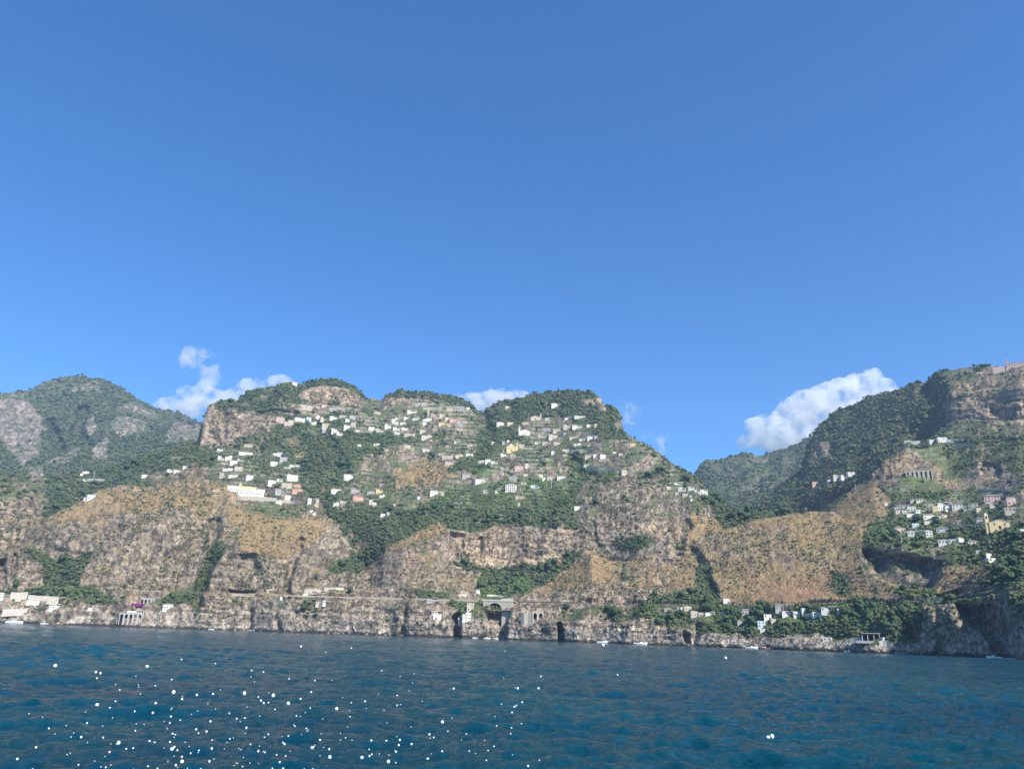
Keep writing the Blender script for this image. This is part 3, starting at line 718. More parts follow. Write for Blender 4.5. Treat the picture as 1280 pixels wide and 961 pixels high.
# (u, v foot, w, h, colour, roof) on the photo; ground position and size follow from the hill it stands on
H = [
(349,529,11,8,p_,i_),(361,532,12,7,c_,f_),(374,527,13,6,w_,f_),(382,512,15,6,c_,f_),(405,509,7,4,p_,i_),
(386,526,7,6,l_,f_),(392,531,7,5,w_,f_),(396,524,8,5,w_,f_),(405,526,10,5,c_,f_),(416,525,10,5,w_,f_),(428,522,9,4,b_,k_),
(440,524,8,6,g_,f_),(434,528,6,5,w_,f_),(441,534,7,9,b_,f_),(408,535,14,6,c_,f_),(433,537,8,6,w_,f_),(406,540,8,3,g_,f_),(417,541,8,6,w_,f_),(424,545,8,6,w_,f_),(447,540,5,2.5,w_,f_),
(471,518,9,4,b_,k_),(464,539,8,5,w_,a_),(474,540,12,4,c_,f_),(484,536,9,6,w_,f_),(493,531,9,6,w_,f_),(495,538,10,4,w_,f_),
(449,558,5,2.5,w_,f_),(470,557,9,3,c_,f_),(421,578,3,3,w_,f_),(438,600,17,7,w_,f_),(421,616,14,4,w_,k_),
(386,630,5,8,w_,f_),(393,632,9,10,c_,k_),(390,642,8,4,w_,f_),(419,632,7,4,w_,f_),(428,630,8,4,c_,f_),
(444,617,12,5,g_,k_),(447,627,14,7,s_,k_),(463,617,10,3,g_,k_),(474,617,9,6,y_,f_),(477,622,7,4,w_,f_),(486,625,13,8,w_,f_),(497,625,8,5,c_,f_),
(463,631,5,7,c_,f_),(468,632,5,4,w_,f_),(478,646,6,4,w_,f_),(485,644,4,4,g_,f_),
(274,564,7,3,w_,f_),(306,569,17,4,w_,f_),(310,560,11,4,c_,i_),(276,575,8,5,w_,f_),(285,575,8,5,w_,f_),(280,581,9,4,c_,f_),(291,581,9,5,w_,f_),(299,577,7,4,g_,f_),
(284,589,12,4,w_,f_),(297,589,10,6,c_,f_),(279,597,10,6,b_,f_),(291,597,12,5,w_,f_),(311,600,9,7,w_,k_),
(335,612,13,6,w_,f_),(339,606,10,6,w_,k_),(351,617,15,5,g_,f_),(363,623,16,3.5,w_,f_),(348,630,8,3,w_,f_),(349,602,7,3,w_,f_),
(365,602,15,8,w_,a_),(358,609,13,5,c_,f_),(371,609,9,4,s_,i_),(371,615,13,4,s_,i_),
(346,570,11,6,w_,f_),(354,577,10,7,g_,f_),(344,582,14,5,w_,f_),(368,584,13,3,w_,f_),(359,586,9,3,g_,f_),
(528,508,6,7,g_,f_),(521,508,7,5,g_,f_),(513,510,4,4,b_,f_),(514,517,13,5,w_,f_),(500,514,8,3,b_,k_),
(561,514,9,5,b_,k_),(573,511,13,4,g_,k_),(585,512,5,3,w_,f_),(541,521,7,5,b_,f_),(552,523,7,6,c_,f_),(558,526,6,5,c_,k_),(566,527,10,4,s_,i_),
(551,532,8,6,y_,f_),(559,532,8,3,y_,i_),(508,524,9,4,w_,f_),(519,525,9,4,w_,f_),(533,527,12,5,w_,f_),(530,532,5,4,w_,f_),
(496,525,6,3,w_,f_),(503,531,8,4,w_,f_),(492,527,4,3,w_,f_),(505,538,9,4,w_,f_),(496,543,8,3.5,w_,f_),
(511,545,14,5,c_,f_),(528,541,8,4,c_,f_),(533,549,15,8,c_,f_),(575,533,6,5,g_,f_),(571,554,8,3,c_,f_),(587,558,7,3,c_,f_),(616,555,4,3,w_,f_),
(508,561,9,5,c_,f_),(532,564,10,4,w_,f_),(559,574,15,5,b_,f_),(561,582,12,5,b_,k_),(573,571,11,3,c_,f_),(586,570,10,4,w_,f_),
(601,579,8,4,w_,f_),(609,578,8,5,w_,k_),(618,580,9,3.5,w_,f_),(582,598,11,6,g_,k_),(597,605,9,7,w_,f_),(606,603,8,4,w_,f_),(595,613,7,5,g_,f_),
(609,617,13,5,c_,f_),(542,619,11,7,w_,k_),(551,618,7,4,b_,k_),(492,634,5,3,w_,f_),(524,624,4,4,l_,f_),(507,627,7,5,c_,f_),
(695,509,14,5,w_,f_),(635,510,10,2.5,c_,f_),(686,525,12,3,b_,f_),(625,532,10,5,w_,k_),(637,532,9,5,p_,k_),(656,530,9,3,p_,k_),
(710,524,11,2.5,w_,f_),(724,523,15,4,w_,f_),(683,539,10,4,g_,f_),(696,540,11,4,b_,f_),(708,536,10,5,b_,f_),(721,535,13,4,w_,f_),(737,534,9,3,w_,f_),(744,534,4,4.5,y_,f_),
(677,548,12,5,c_,f_),(691,549,12,6,c_,f_),(716,548,11,4,c_,f_),(728,550,10,3,w_,f_),(737,550,7,4,w_,f_),(745,548,7,3,c_,f_),
(672,555,8,3,w_,f_),(683,555,12,4,c_,f_),(697,556,12,5,c_,f_),(691,569,4,5,w_,f_),(721,557,10,3,w_,f_),
(626,565,9,5,w_,f_),(656,561,18,6,c_,f_),(629,571,8,4,w_,f_),(640,571,6,4,c_,f_),(635,553,3,3,w_,f_),(630,556,7,4,g_,f_),
(735,573,10,5,b_,k_),(734,583,11,3,c_,f_),(648,588,12,7,p_,k_),(660,584,11,4,c_,f_),(665,590,7,6,w_,f_),(669,594,7,4,c_,f_),(656,596,6,4,c_,f_),(675,597,5,4,w_,f_),
(680,601,6,4.5,w_,f_),(687,600,9,5,b_,f_),(701,599,11,4,w_,k_),(703,590,9,5,t_,f_),(641,601,10,7,g_,f_),(629,587,9,4,g_,f_),(668,611,11,5,l_,f_),
(622,616,8,3,c_,f_),(646,624,6,5,c_,k_),(652,623,6,3,s_,i_),(648,633,3,5,c_,f_),(724,636,14,3,w_,f_),(654,606,8,3,g_,f_),
(790,558,7,4,y_,f_),(743,572,5,5,w_,k_),(753,573,8,6,w_,k_),(767,567,4,3,w_,f_),(775,570,5,3,c_,f_),(783,593,15,5,c_,f_),
(848,606,12,3.5,w_,f_),(835,611,6,3,c_,f_),(852,614,10,5,w_,f_),(863,614,8,6,w_,f_),(871,616,8,4,w_,f_),(880,618,9,6,w_,f_),(847,619,8,3,g_,f_),(856,621,7,4,c_,f_),(866,621,10,3,g_,f_),(864,626,3,3,w_,f_),
(1046,599,9,6,w_,f_),(1064,597,9,7,w_,f_),(1055,600,8,6,w_,f_),(1037,603,5,3,w_,f_),(1019,607,8,5,s_,i_),
(1107,632,4,3,w_,f_),(1125,635,13,3,w_,k_),(1124,642,8,4,p_,k_),(1131,642,6,4,g_,f_),(1139,639,9,6,w_,f_),(1150,641,11,3,w_,f_),(1142,645,15,2.5,w_,f_),(1142,627,9,3,b_,k_),(1151,628,10,3,w_,i_),
(1162,636,7,6,c_,f_),(1169,640,6,7,y_,f_),(1179,637,12,5,w_,f_),(1180,631,14,3,w_,f_),(1161,649,12,5,w_,k_),(1176,648,13,4,c_,f_),(1161,655,9,3,w_,f_),
(1125,664,13,4,p_,k_),(1144,659,7,4,l_,f_),(1148,669,24,4.5,w_,f_),(1162,671,7,7,w_,f_),(1178,665,12,5,w_,k_),
(1187,638,10,8,w_,f_),(1197,638,11,7,w_,i_),(1204,642,14,5,w_,f_),(1213,636,15,6,c_,f_),(1224,639,5,4,c_,f_),
(1240,628,16,8,p_,k_),(1244,634,12,3,b_,f_),(1255,617,16,5,w_,f_),(1265,631,9,9,p_,k_),(1276,631,11,10,c_,k_),(1270,640,22,4,b_,f_),(1278,666,5,3,w_,f_),(1224,652,6,4,w_,k_),(1200,676,4,3,w_,f_),
(1187,679,24,4,w_,f_),(1202,678,6,5,w_,f_),(1217,680,12,3.5,c_,k_),(1223,692,5,2.5,w_,f_),(1236,699,6,6,w_,f_),(1241,702,10,2.5,w_,f_),
(1290,655,14,6,w_,k_),(1300,680,12,5,c_,f_),(1296,640,16,7,c_,i_),
(114,624,9,7,w_,f_),(107,625,5,3,w_,f_),(107,592,7,3,w_,f_),(101,595,3,3,w_,f_),(182,597,9,3,w_,f_),(213,591,9,4,w_,f_),(221,591,7,3,w_,f_),(232,585,8,3,w_,f_),(-20,640,8,4,w_,f_),
(1141,555,19,5,w_,f_),(1167,553,9,4,w_,f_),(1178,553,11,7,w_,k_),(1189,553,12,3,w_,f_),
(5,748,12,6,w_,f_),(68,761,12,5,w_,f_),(116,763,12,3,w_,f_),(168,767,18,4,w_,f_),(210,761,13,5,w_,k_),(-18,746,14,6,c_,f_),
(351,750,3,4,w_,f_),(408,754,10,3,w_,f_),(398,755,7,2.5,c_,f_),
(539,753,15,6,g_,f_),(546,767,15,3,c_,f_),(546,773,11,5,w_,f_),(587,763,9,10,c_,f_),(583,775,11,9,w_,f_),(575,778,6,6,w_,f_),(597,742,5,5,w_,k_),(580,743,11,3,c_,f_),
(838,764,18,6,b_,f_),(853,764,7,5,w_,f_),(859,763,9,5,c_,f_),(871,770,16,6,b_,f_),(887,769,12,4,w_,f_),(908,754,8,6,w_,f_),(906,768,7,3,w_,f_),
(933,768,11,6,g_,k_),(960,775,9,7,w_,f_),(967,778,7,4,c_,f_),(952,784,9,8,l_,f_),(953,790,7,3,w_,f_),(928,779,13,4,g_,f_),(942,774,5,3,c_,f_),
(985,770,14,6,w_,f_),(998,770,12,5,w_,f_),(973,762,9,5,g_,k_),(1006,764,8,3,w_,f_),(1037,764,20,5,w_,f_),(1022,769,12,3,w_,f_),(1048,765,4,3,w_,f_),(1109,802,10,2.5,w_,f_),(1034,801,10,3,w_,f_),
]
ZONES = [   # u0,u1,v0,v1, place
(-99,250,560,640,'on wooded slope below the far mountain'),
(-99,240,700,800,'by the shore below the grey headland'),
(240,332,540,600,'above the long white hotel'),
(332,382,560,590,'on green slope above the arched villa'),
(330,380,590,640,'beside the long white hotel'),
(340,450,495,550,'in the village under the western crag'),
(440,506,500,546,'on the saddle between the two crags'),
(380,510,550,650,'above the wooded ravine'),
(486,592,495,536,'in the hilltop hamlet around bell tower'),
(486,600,536,590,'on terraces below the hilltop hamlet'),
(560,625,540,620,'near the tall windowed palazzo'),
(486,570,590,640,'beside the golden field'),
(600,760,495,545,'under the wooded round summit'),
(600,760,545,575,'around the small domed church'),
(600,760,575,640,'on terraces below the small domed church'),
(740,830,540,600,'near the eastern edge of main hill'),
(820,890,595,640,'in spur village above the bare gorge'),
(1000,1080,585,615,'in the valley below the dark forest'),
(1120,1215,540,560,'on high ledge of the right mountain'),
(1090,1172,615,660,'on upper terraces left of yellow church'),
(1172,1232,615,660,'in the row above the yellow church'),
(1232,1330,600,660,'beside the pink mansion above yellow church'),
(1090,1330,655,710,'in lower gardens above the shaded cliff'),
(340,420,740,760,'along the cliff road'),
(520,620,730,790,'in the rocky cove by the viaduct'),
(820,915,745,790,'in the western part of shore grove'),
(915,1060,745,806,'in the eastern part of shore grove'),
(1060,1130,780,806,'on the bathing rocks'),
]
ORD = ['first', 'second', 'third', 'fourth', 'fifth', 'sixth', 'seventh', 'eighth', 'ninth', 'tenth', 'eleventh', 'twelfth', 'thirteenth', 'fourteenth', 'fifteenth', 'sixteenth', 'seventeenth', 'eighteenth']
CN = dict(white='white', cream='cream', yellow='yellow', pink='pink', salmon='salmon', beige='beige', grey='grey', tan='tan', blue='pale blue')
RN = dict(flat='', tile='red tiled', gtile='dull tiled', vault='arched')
infos = []
for hrow in H:
    try: root, inf = house(*hrow)
    except ValueError as e: print('no ground', e); continue
    inf['zone'] = next((z[4] for z in ZONES if z[0] <= inf['u'] < z[1] and z[2] <= inf['v'] < z[3]), 'on the open hillside'); infos.append(inf)
by = {}
for f in infos:
    f['size'] = 'long' if f['w'] > 2.6*f['h'] else ('tall' if f['h'] >= f['w'] else ('large' if f['w'] >= 12 else 'small'))
    by.setdefault((f['size'], f['col'], f['roof'], f['zone']), []).append(f)
for (sz, cl, rf, zn), L_ in by.items():
    L_.sort(key=lambda f: f['u'])
    for n, f in enumerate(L_):
        s = f'{sz} {CN[cl]} {RN[rf]} house {zn}'.replace('  ', ' ')
        if len(L_) > 1: s += f', {ORD[n]} from left'
        tag(f['root'], s, 'house', 'hillside houses ' + zn)

# ---- special buildings
def placed(kind, u, v, w, h, yaw=0, fwd=1.5):
    P = hit(u, v-.5); r = math.hypot(P[0], P[1]); th = math.atan2(P[0], P[1])
    P = P-np.array([math.sin(th), math.cos(th), 0])*fwd
    OCC.append((u-w/2-1, u+w/2+1, v-h-1, v+2.5, r))
    return stand(kind, P, yaw), w*r/FPX*1.02, h*r/FPX*1.06
def windows(root, xs, zs, w, h, y=0., mat=None):
    for x in xs:
        for z in zs:
            o = link('window', window_mesh(w, h, mat or M_glass), root); o.location = (x, y, z)
def arch_profile(x0, x1, z0, z1, n, pier, rise):      # a wall outline is boxes around arched gaps
    return None
# long white hotel with yellow chapel block and tower
o, Wd, Ht = placed('hotel', 306, 618, 42, 15, .04)
k = Wd/42
tag(o, 'long white hotel with rows of windows and yellow tower on the hillside', 'hotel')
MB().box(-Wd/2, Wd/2, 0, 12, -9, 4.5).box(-Wd/2+2, Wd/2-1, 2.0, 12.5, 4.503, 8.8).box(-Wd/2+1, -Wd/2+14*k, 3.4, 13, 8.803, 12.8).box(Wd/2-8*k, Wd/2+.5, 1.2, 12.2, 4.506, 10.6).build('wall', WALL['white'], o)
MB().box(-Wd/2+15*k, Wd/2-9*k, 5.5, 13.5, 8.5, 14.2).build('chapel_block', WALL['yellow'], o)
tw_ = MB().box(-Wd/2+14.2*k-1.2, -Wd/2+14.2*k+3.0, 4.2, 8.2, 8.6, 19.0).build('tower', WALL['yellow'], o)
MB().hip(-Wd/2+14.2*k-1.5, -Wd/2+14.2*k+3.3, 3.9, 8.5, 19.003, 20.8, 2.3).build('roof', M_gtile, tw_)
MB().box(-Wd/2-14*k, -Wd/2-.01, -2, 7, -9, 1.6).box(-4*k, 26*k, -9, -7.2, -12, -3.2).box(-16*k, 12*k, -5, -3.2, -12, -1.2).build('terrace', WALL['white'], o)
windows(o, [-Wd/2+3+i*4.0 for i in range(int((Wd-5)/4.0))], [.9], 1.7, 2.2, 0)
windows(o, [-Wd/2+4.5+i*4.0 for i in range(int((Wd-8)/4.0)-3)], [5.4], 1.6, 2.2, 2.0)
# tall palazzo with vertical windows
o, Wd, Ht = placed('palazzo', 579, 610, 17, 10, .25)
tag(o, 'tall white palazzo with narrow vertical window rows above the golden field', 'palazzo')
MB().box(-Wd/2, Wd/2, 0, 12, -9, Ht).box(-Wd/2-.3, Wd/2+.3, -.3, 12.3, Ht+.003, Ht+.5).build('wall', WALL['white'], o)
MB().hip(-Wd/2-.2, Wd/2+.2, -.2, 12.2, Ht+.503, Ht+2.4, 5).build('roof', M_gtile, o)
windows(o, [-Wd/2+2+i*(Wd-4)/6 for i in range(7)], [1.2, Ht*.5], 1.5, Ht*.36)
o, Wd, Ht = placed('palazzo', 637, 614, 13, 8, -.2)
tag(o, 'white three storey building with grid of dark windows in green terraces', 'palazzo')
MB().box(-Wd/2, Wd/2, 0, 11, -9, Ht).build('wall', WALL['white'], o); MB().hip(-Wd/2-.4, Wd/2+.4, -.4, 11.4, Ht+.003, Ht+2.6, 5).build('roof', M_gtile, o)
windows(o, [-Wd/2+1.8+i*(Wd-3.6)/4 for i in range(5)], [.8, Ht*.36, Ht*.7], 1.5, 2.2)
# churches
def church(u, v, w, h, c, yaw, label, tower_side=-1, th=1.5, dome=False, roof=None):
    o, Wd, Ht = placed('church', u, v, w, h, yaw); tag(o, label, 'church')
    MB().prism([(-Wd/2, -8), (Wd/2, -8), (Wd/2, Ht*.72), (0, Ht), (-Wd/2, Ht*.72)], 0, 14).build('nave', WALL[c], o)
    MB().prism([(-Wd/2-.5, Ht*.72-.25), (0, Ht+.05), (Wd/2+.5, Ht*.72-.25), (Wd/2+.5, Ht*.72+.15), (0, Ht+.5), (-Wd/2-.5, Ht*.72+.15)], -.4, 14.4).build('roof', roof or M_roofw, o)
    x = tower_side*(Wd/2+1.2)
    t = MB().box(x-1.7, x+1.7, 1, 4.6, -8, Ht*th).build('bell_tower', WALL[c], o)
    MB().hip(x-1.9, x+1.9, .8, 4.8, Ht*th+.003, Ht*th+2.6, 1.9).build('spire', roof or M_roofw, t)
    for s in (0,):
        q = link('opening', window_mesh(1.3, 2.2, M_dark), t); q.location = (x, 1, Ht*th-3.4)
    windows(o, [-Wd/4, Wd/4], [Ht*.42], 1.4, 2.2); d = link('door', window_mesh(2.2, 3.2, M_dark), o); d.location = (0, 0, .2)
    if dome:
        bm = bmesh.new(); bmesh.ops.create_uvsphere(bm, u_segments=16, v_segments=8, radius=Wd*.26)
        for vv in bm.verts: vv.co += Vector((0, 8, Ht*.86))
        me = bpy.data.meshes.new('dome'); bm.to_mesh(me); bm.free(); me.materials.append(WALL['white']); link('dome', me, o)
    return o
church(656, 544, 13, 7, 'white', .1, 'white chapel with arched gable and small bell tower among trees', -1, 1.45)
church(1250, 662, 19, 9.5, 'yellow', .3, 'pale yellow church with slim bell tower above the green gardens', -1, 1.5)
church(639, 565, 13, 8, 'yellow', .15, 'yellow cream church with a small dome in the middle village', 1, 1.3, True)
church(669, 525, 12, 5, 'cream', .0, 'cream chapel with a pointed turret under the wooded round summit', 1, 1.5, roof=M_gtile)
o, Wd, Ht = placed('bell_tower', 535, 520, 3, 10, 0); tag(o, 'slender beige bell tower rising from the hilltop hamlet', 'bell tower')
MB().box(-2, 2, 0, 4, -6, Ht*.8).box(-2.3, 2.3, -.3, 4.3, Ht*.8+.003, Ht*.84).build('shaft', WALL['beige'], o)
MB().box(-1.5, 1.5, .5, 3.5, Ht*.84+.003, Ht*1.0).build('belfry', WALL['beige'], o); MB().hip(-1.7, 1.7, .3, 3.7, Ht+.003, Ht*1.14, 1.7).build('spire', M_gtile, o)
# summit monastery at the right edge
o, Wd, Ht = placed('monastery', 1266, 459, 38, 5, .05, 0); tag(o, 'long pinkish monastery with small turret on the right summit', 'monastery')
o.location.z -= 1.0
MB().box(-Wd/2, -Wd*.18, 0, 14, -12, Ht*.55).box(-Wd*.18+.01, Wd/2, -1, 14, -12, Ht*.95).build('wall', WALL['pink'], o)
MB().hip(-Wd*.18, Wd/2+.4, -1.4, 14.4, Ht*.95+.003, Ht*.95+2.6, 6).build('roof', M_tile, o)
t = MB().box(-Wd*.12-2.4, -Wd*.12+2.4, 2, 6.5, 0, Ht*1.7).build('turret', WALL['beige'], o); MB().hip(-Wd*.12-2.7, -Wd*.12+2.7, 1.7, 6.8, Ht*1.7+.003, Ht*2.1, 2.6).build('spire', M_gtile, t)
windows(o, [-Wd*.16+i*4.5 for i in range(int(Wd*.64/4.5))], [1.5, Ht*.5], 1.4, 1.9, -1.0)
o, Wd, Ht = placed('house', 368, 481.5, 6, 4, 0, 0); tag(o, 'tiny white house perched on the western crag top', 'house'); MB().box(-Wd/2, Wd/2, 0, 7, -8, Ht).build('wall', WALL['white'], o); MB().hip(-Wd/2-.4, Wd/2+.4, -.4, 7.4, Ht+.003, Ht+1.8, 3).build('roof', M_tile, o)

# arcaded wall: piers and arches cut as real openings
def arcade(kind, u, v, w, h, n, label, cat, mat, yaw=0, frac=.62, th=3.0, depth=4.0, dark=True):
    o, Wd, Ht = placed(kind, u, v, w, h, yaw); tag(o, label, cat)
    mb = MB(); span = Wd/n; pw = span*(1-frac)/2
    for i in range(n):
        x0 = -Wd/2+i*span; a, b = x0+pw, x0+span-pw; R_ = (b-a)/2; spring = max(Ht*.8-R_*1.0, .5)
        mb.box(x0, a, 0, depth, -8, Ht); mb.box(b, x0+span-.001, 0, depth, -8, Ht)
        prof = [(a, spring)]+[((a+b)/2-R_*math.cos(t*math.pi/10), spring+R_*min(1, (Ht*.9-spring)/R_)*math.sin(t*math.pi/10)) for t in range(1, 10)]+[(b, spring), (b, Ht), (a, Ht)]
        mb.prism([(x, z) for x, z in prof], 0.002, depth-.002)
    mb.box(-Wd/2-.3, Wd/2+.3, -.35, depth+.3, Ht+.003, Ht+.8)
    mb.build('wall', mat, o)
    if dark: MB().box(-Wd/2+.2, Wd/2-.2, depth+.01, depth+.5, -8, Ht*.98).build('back_wall', M_dark, o)  # near-black panel carries the shade behind the arches in its colour
    return o
arcade('arcade', 1149, 596, 26, 7, 6, 'tan stone wall with arched openings on the rocky knob', 'arcade', WALL['beige'], 0, .42)
arcade('arcade', 184, 754, 14, 4.5, 4, 'grey arcaded building above the purple bougainvillea', 'arcade', WALL['grey'], 0)
arcade('arcade', 163, 773, 22, 5, 5, 'open bathing pavilion under white terrace on pale rocks', 'pavilion', WALL['grey'], 0)
arcade('arcade', 672, 774, 13, 8, 2, 'stone wall with two dark tunnel mouths on the cliff road', 'tunnel wall', WALL['beige'], 0)
# beach pavilion
o, Wd, Ht = placed('beach_pavilion', 1089, 801, 18, 8, 0); tag(o, 'grey flat roofed beach pavilion on the bathing rocks', 'pavilion')
MB().box(-Wd/2, Wd/2, -.8, 7, Ht-.9, Ht-.3).build('roof', WALL['grey'], o); MB().box(-Wd/2+.5, Wd/2-.5, 5, 6, 0, Ht-.903).build('back_wall', M_dark, o)  # near-black panel at the back stands in for shade under the roof
for x in (-Wd/2+.6, -Wd/6, Wd/6, Wd/2-.6): link('post', window_mesh(.5, Ht-1.0, M_metal), o).location = (x, 0, 0.0)
MB().box(-Wd/2-5, Wd/2, -1.5, 5, -2.2, 0).build('deck', WALL['grey'], o)

# retaining walls: each follows the slope as one ribbon of stone
def ribbon_wall(u0, u1, v0, v1, h, mat, label, n=None, thick=1.2, sag=0, kind='retaining_wall', cat='retaining wall'):
    n = n or max(3, int(abs(u1-u0)/4)); P = []
    for i in range(n+1):
        t = i/n
        try: P.append(hit(u0+(u1-u0)*t, v0+(v1-v0)*t+sag*4*t*(1-t)))
        except ValueError: pass
    P = np.array(P); r = np.hypot(P[:, 0], P[:, 1]); H_ = h*np.median(r)/FPX*1.04
    if len(P) > 4:
        ker = np.array([.25, .5, .25])
        for _ in range(2):
            for a in range(3): P[1:-1, a] = .25*P[:-2, a]+.5*P[1:-1, a]+.25*P[2:, a]
    th = np.arctan2(P[:, 0], P[:, 1]); D_ = np.stack([np.sin(th), np.cos(th)], -1); me = bpy.data.meshes.new(kind); V = []; F = []
    c0 = P[len(P)//2].copy()
    for i in range(len(P)):
        f = P[i, :2]-D_[i]*1.8; b = f+D_[i]*thick
        for q_, zz_ in ((f, -5), (b, -5), (b, H_), (f, H_)): V.append((q_[0]-c0[0], q_[1]-c0[1], P[i, 2]+zz_-c0[2]))
    for i in range(len(P)-1):
        a, b = i*4, i*4+4
        for s in range(4): F.append((a+s, a+(s+1) % 4, b+(s+1) % 4, b+s))
    F.append((0, 1, 2, 3)); F.append(tuple(len(V)-4+s for s in (3, 2, 1, 0)))
    me.from_pydata(V, [], F); me.update(); me.materials.append(mat)
    o = link(kind, me); o.location = c0; tag(o, label, cat, 'stone walls on the hillside')
    OCC.append((min(u0, u1), max(u0, u1), min(v0, v1)-h-1, max(v0, v1)+2, np.median(r)))
    return o
M_wall = paint('dry_stone', (.44, .39, .32), .95, .3, .8); M_wallp = paint('pale_stone', (.58, .52, .43), .95, .25, .6)
for a in [
 (12, 34, 746, 746, 5, M_wallp, 'pale beige retaining wall behind the shore houses'),
 (34, 72, 748, 751, 4, M_wallp, 'pale road wall running into the trees near the left shore'),
 (32, 49, 753, 754, 2, WALL['white'], 'low white terrace wall near the left shore'),
 (2, 34, 765, 764, 3, M_wallp, 'lower pale wall on the rocks by the left shore'),
 (102, 131, 600, 600, 1.8, M_wallp, 'pale road wall on the wooded slope below the far mountain'),
 (212, 229, 573, 573, 3, WALL['tan'], 'tan wall at the foot of the far crag'),
 (528, 552, 511, 511, 2.5, M_wall, 'stone wall behind the hilltop bell tower'),
 (411, 431, 511, 512, 2, M_wall, 'thin stone wall under the western crag'),
 (300, 345, 624, 626, 4, M_wall, 'grey retaining wall under the long white hotel'),
 (345, 372, 627, 629, 2.5, M_wall, 'stepped grey wall right of the long white hotel'),
 (700, 728, 545, 545, 4.5, M_wall, 'broad stone wall in the upper terraces under the wooded summit'),
 (726, 742, 546, 546, 4.5, M_wall, 'second broad stone wall at the eastern end of the upper terraces'),
 (703, 738, 563, 564, 1.8, M_wallp, 'thin pale wall above the dark wooded gully'),
 (724, 758, 565, 567, 1.8, WALL['tan'], 'tan wall line above two white gabled houses'),
 (728, 768, 584, 588, 2.4, M_wallp, 'pale wall below two white gabled houses'),
 (745, 800, 556, 564, 1.5, M_wall, 'long terrace wall near the eastern ridge edge'),
 (748, 800, 575, 577, 1.5, M_wall, 'lower terrace wall near the eastern ridge edge'),
 (1190, 1222, 557, 558, 2, M_wall, 'terrace wall on high ledge of the right mountain'),
 (1096, 1180, 606, 607, 1.5, M_wall, 'upper terrace wall under the rocky knob'),
 (1096, 1190, 612, 613, 1.5, M_wall, 'lower terrace wall under the rocky knob'),
 (1222, 1262, 613, 613, 1.6, M_wall, 'terrace wall behind the long white house at right'),
 (1180, 1236, 657, 658, 2.2, M_wall, 'grey green terrace wall left of the yellow church'),
 (1255, 1300, 660, 661, 1.6, M_wall, 'terrace wall right of the yellow church'),
 (608, 636, 744, 746, 1.6, M_wallp, 'upper curved garden wall above the viaduct'),
 (608, 638, 753, 749, 2, M_wallp, 'lower curved garden wall above the viaduct'),
 (573, 588, 745, 744, 2.5, WALL['cream'], 'cream terrace wall below the white gabled cottage'),
 (405, 430, 735, 736, 1.3, M_wallp, 'old terrace wall on tan rocks above the cliff road'),
 (380, 400, 737, 738, 1.3, M_wallp, 'short terrace wall on tan rocks above the cliff road'),
 (1005, 1036, 770, 768, 3, M_wallp, 'pale terrace wall below the big white villa in the grove'),
 (1062, 1080, 799, 799, 2, M_wallp, 'low deck wall left of the beach pavilion'),
 (1098, 1113, 803, 803, 2.5, M_wallp, 'white deck wall right of the beach pavilion'),
]: ribbon_wall(*a)
o = ribbon_wall(650, 664, 778, 779, 12, M_wall, 'tall grey concrete buttress between viaduct and tunnels'); o['category'] = 'buttress'
# ------------------------------------------------------------------ the coast road on its bench, its parapet and viaduct
M_asph = paint('asphalt', (.12, .118, .115), .95, .2, .7)
def bench_line(u0, u1, step=6):
    out = []
    for u in np.arange(u0, u1+.1, step):
        off = np.interp(u, [-420, 700, 860, 1100, 1180, 1720], [44, 44, 62, 62, 40, 40])
        z = np.interp(u, [-420, 560, 720, 860, 1000, 1100, 1200, 1720], [44, 46, 46, 44, 40, 40, 48, 48])
        th, _ = ray(u, 795+(u-640)*.0332); r = W(u)+off
        out.append((math.sin(th)*(r-3), math.cos(th)*(r-3), z, math.sin(th), math.cos(th)))
    return out
def sweep(name, line, prof, mat, label=None, cat=None, kind=None):
    c0 = line[len(line)//2]; V = []; F = []; n = len(prof)
    for x, y, z, sx_, sy_ in line:
        for d, h in prof: V.append((x+sx_*d-c0[0], y+sy_*d-c0[1], z+h-c0[2]))
    for i in range(len(line)-1):
        for s in range(n): F.append((i*n+s, i*n+(s+1) % n, (i+1)*n+(s+1) % n, (i+1)*n+s))
    me = bpy.data.meshes.new(name); me.from_pydata(V, [], F); me.update(); me.materials.append(mat)
    o = link(name, me); o.location = c0[:3]; tag(o, label, cat, None, kind); return o
RL = bench_line(150, 1290)
sweep('coast_road', RL, [(0, -.9), (0, 0.9), (10, .9), (10, -.9)], M_asph, 'grey coast road cut along the cliff', None, 'structure')
for a, b, lb in ((150, 236, 'pale road parapet above the bougainvillea'), (254, 345, 'pale road parapet above the dark sea caves'), (350, 500, 'long pale road parapet on the sheer grey cliff'), (506, 600, 'pale road parapet above the rocky cove'), (1118, 1205, 'straight pale road parapet on the right cliff')):
    sweep('parapet', bench_line(a, b), [(-.8, -2.2), (-.8, 1.3), (-.1, 1.3), (-.1, -2.2)], M_wall, lb, 'parapet')
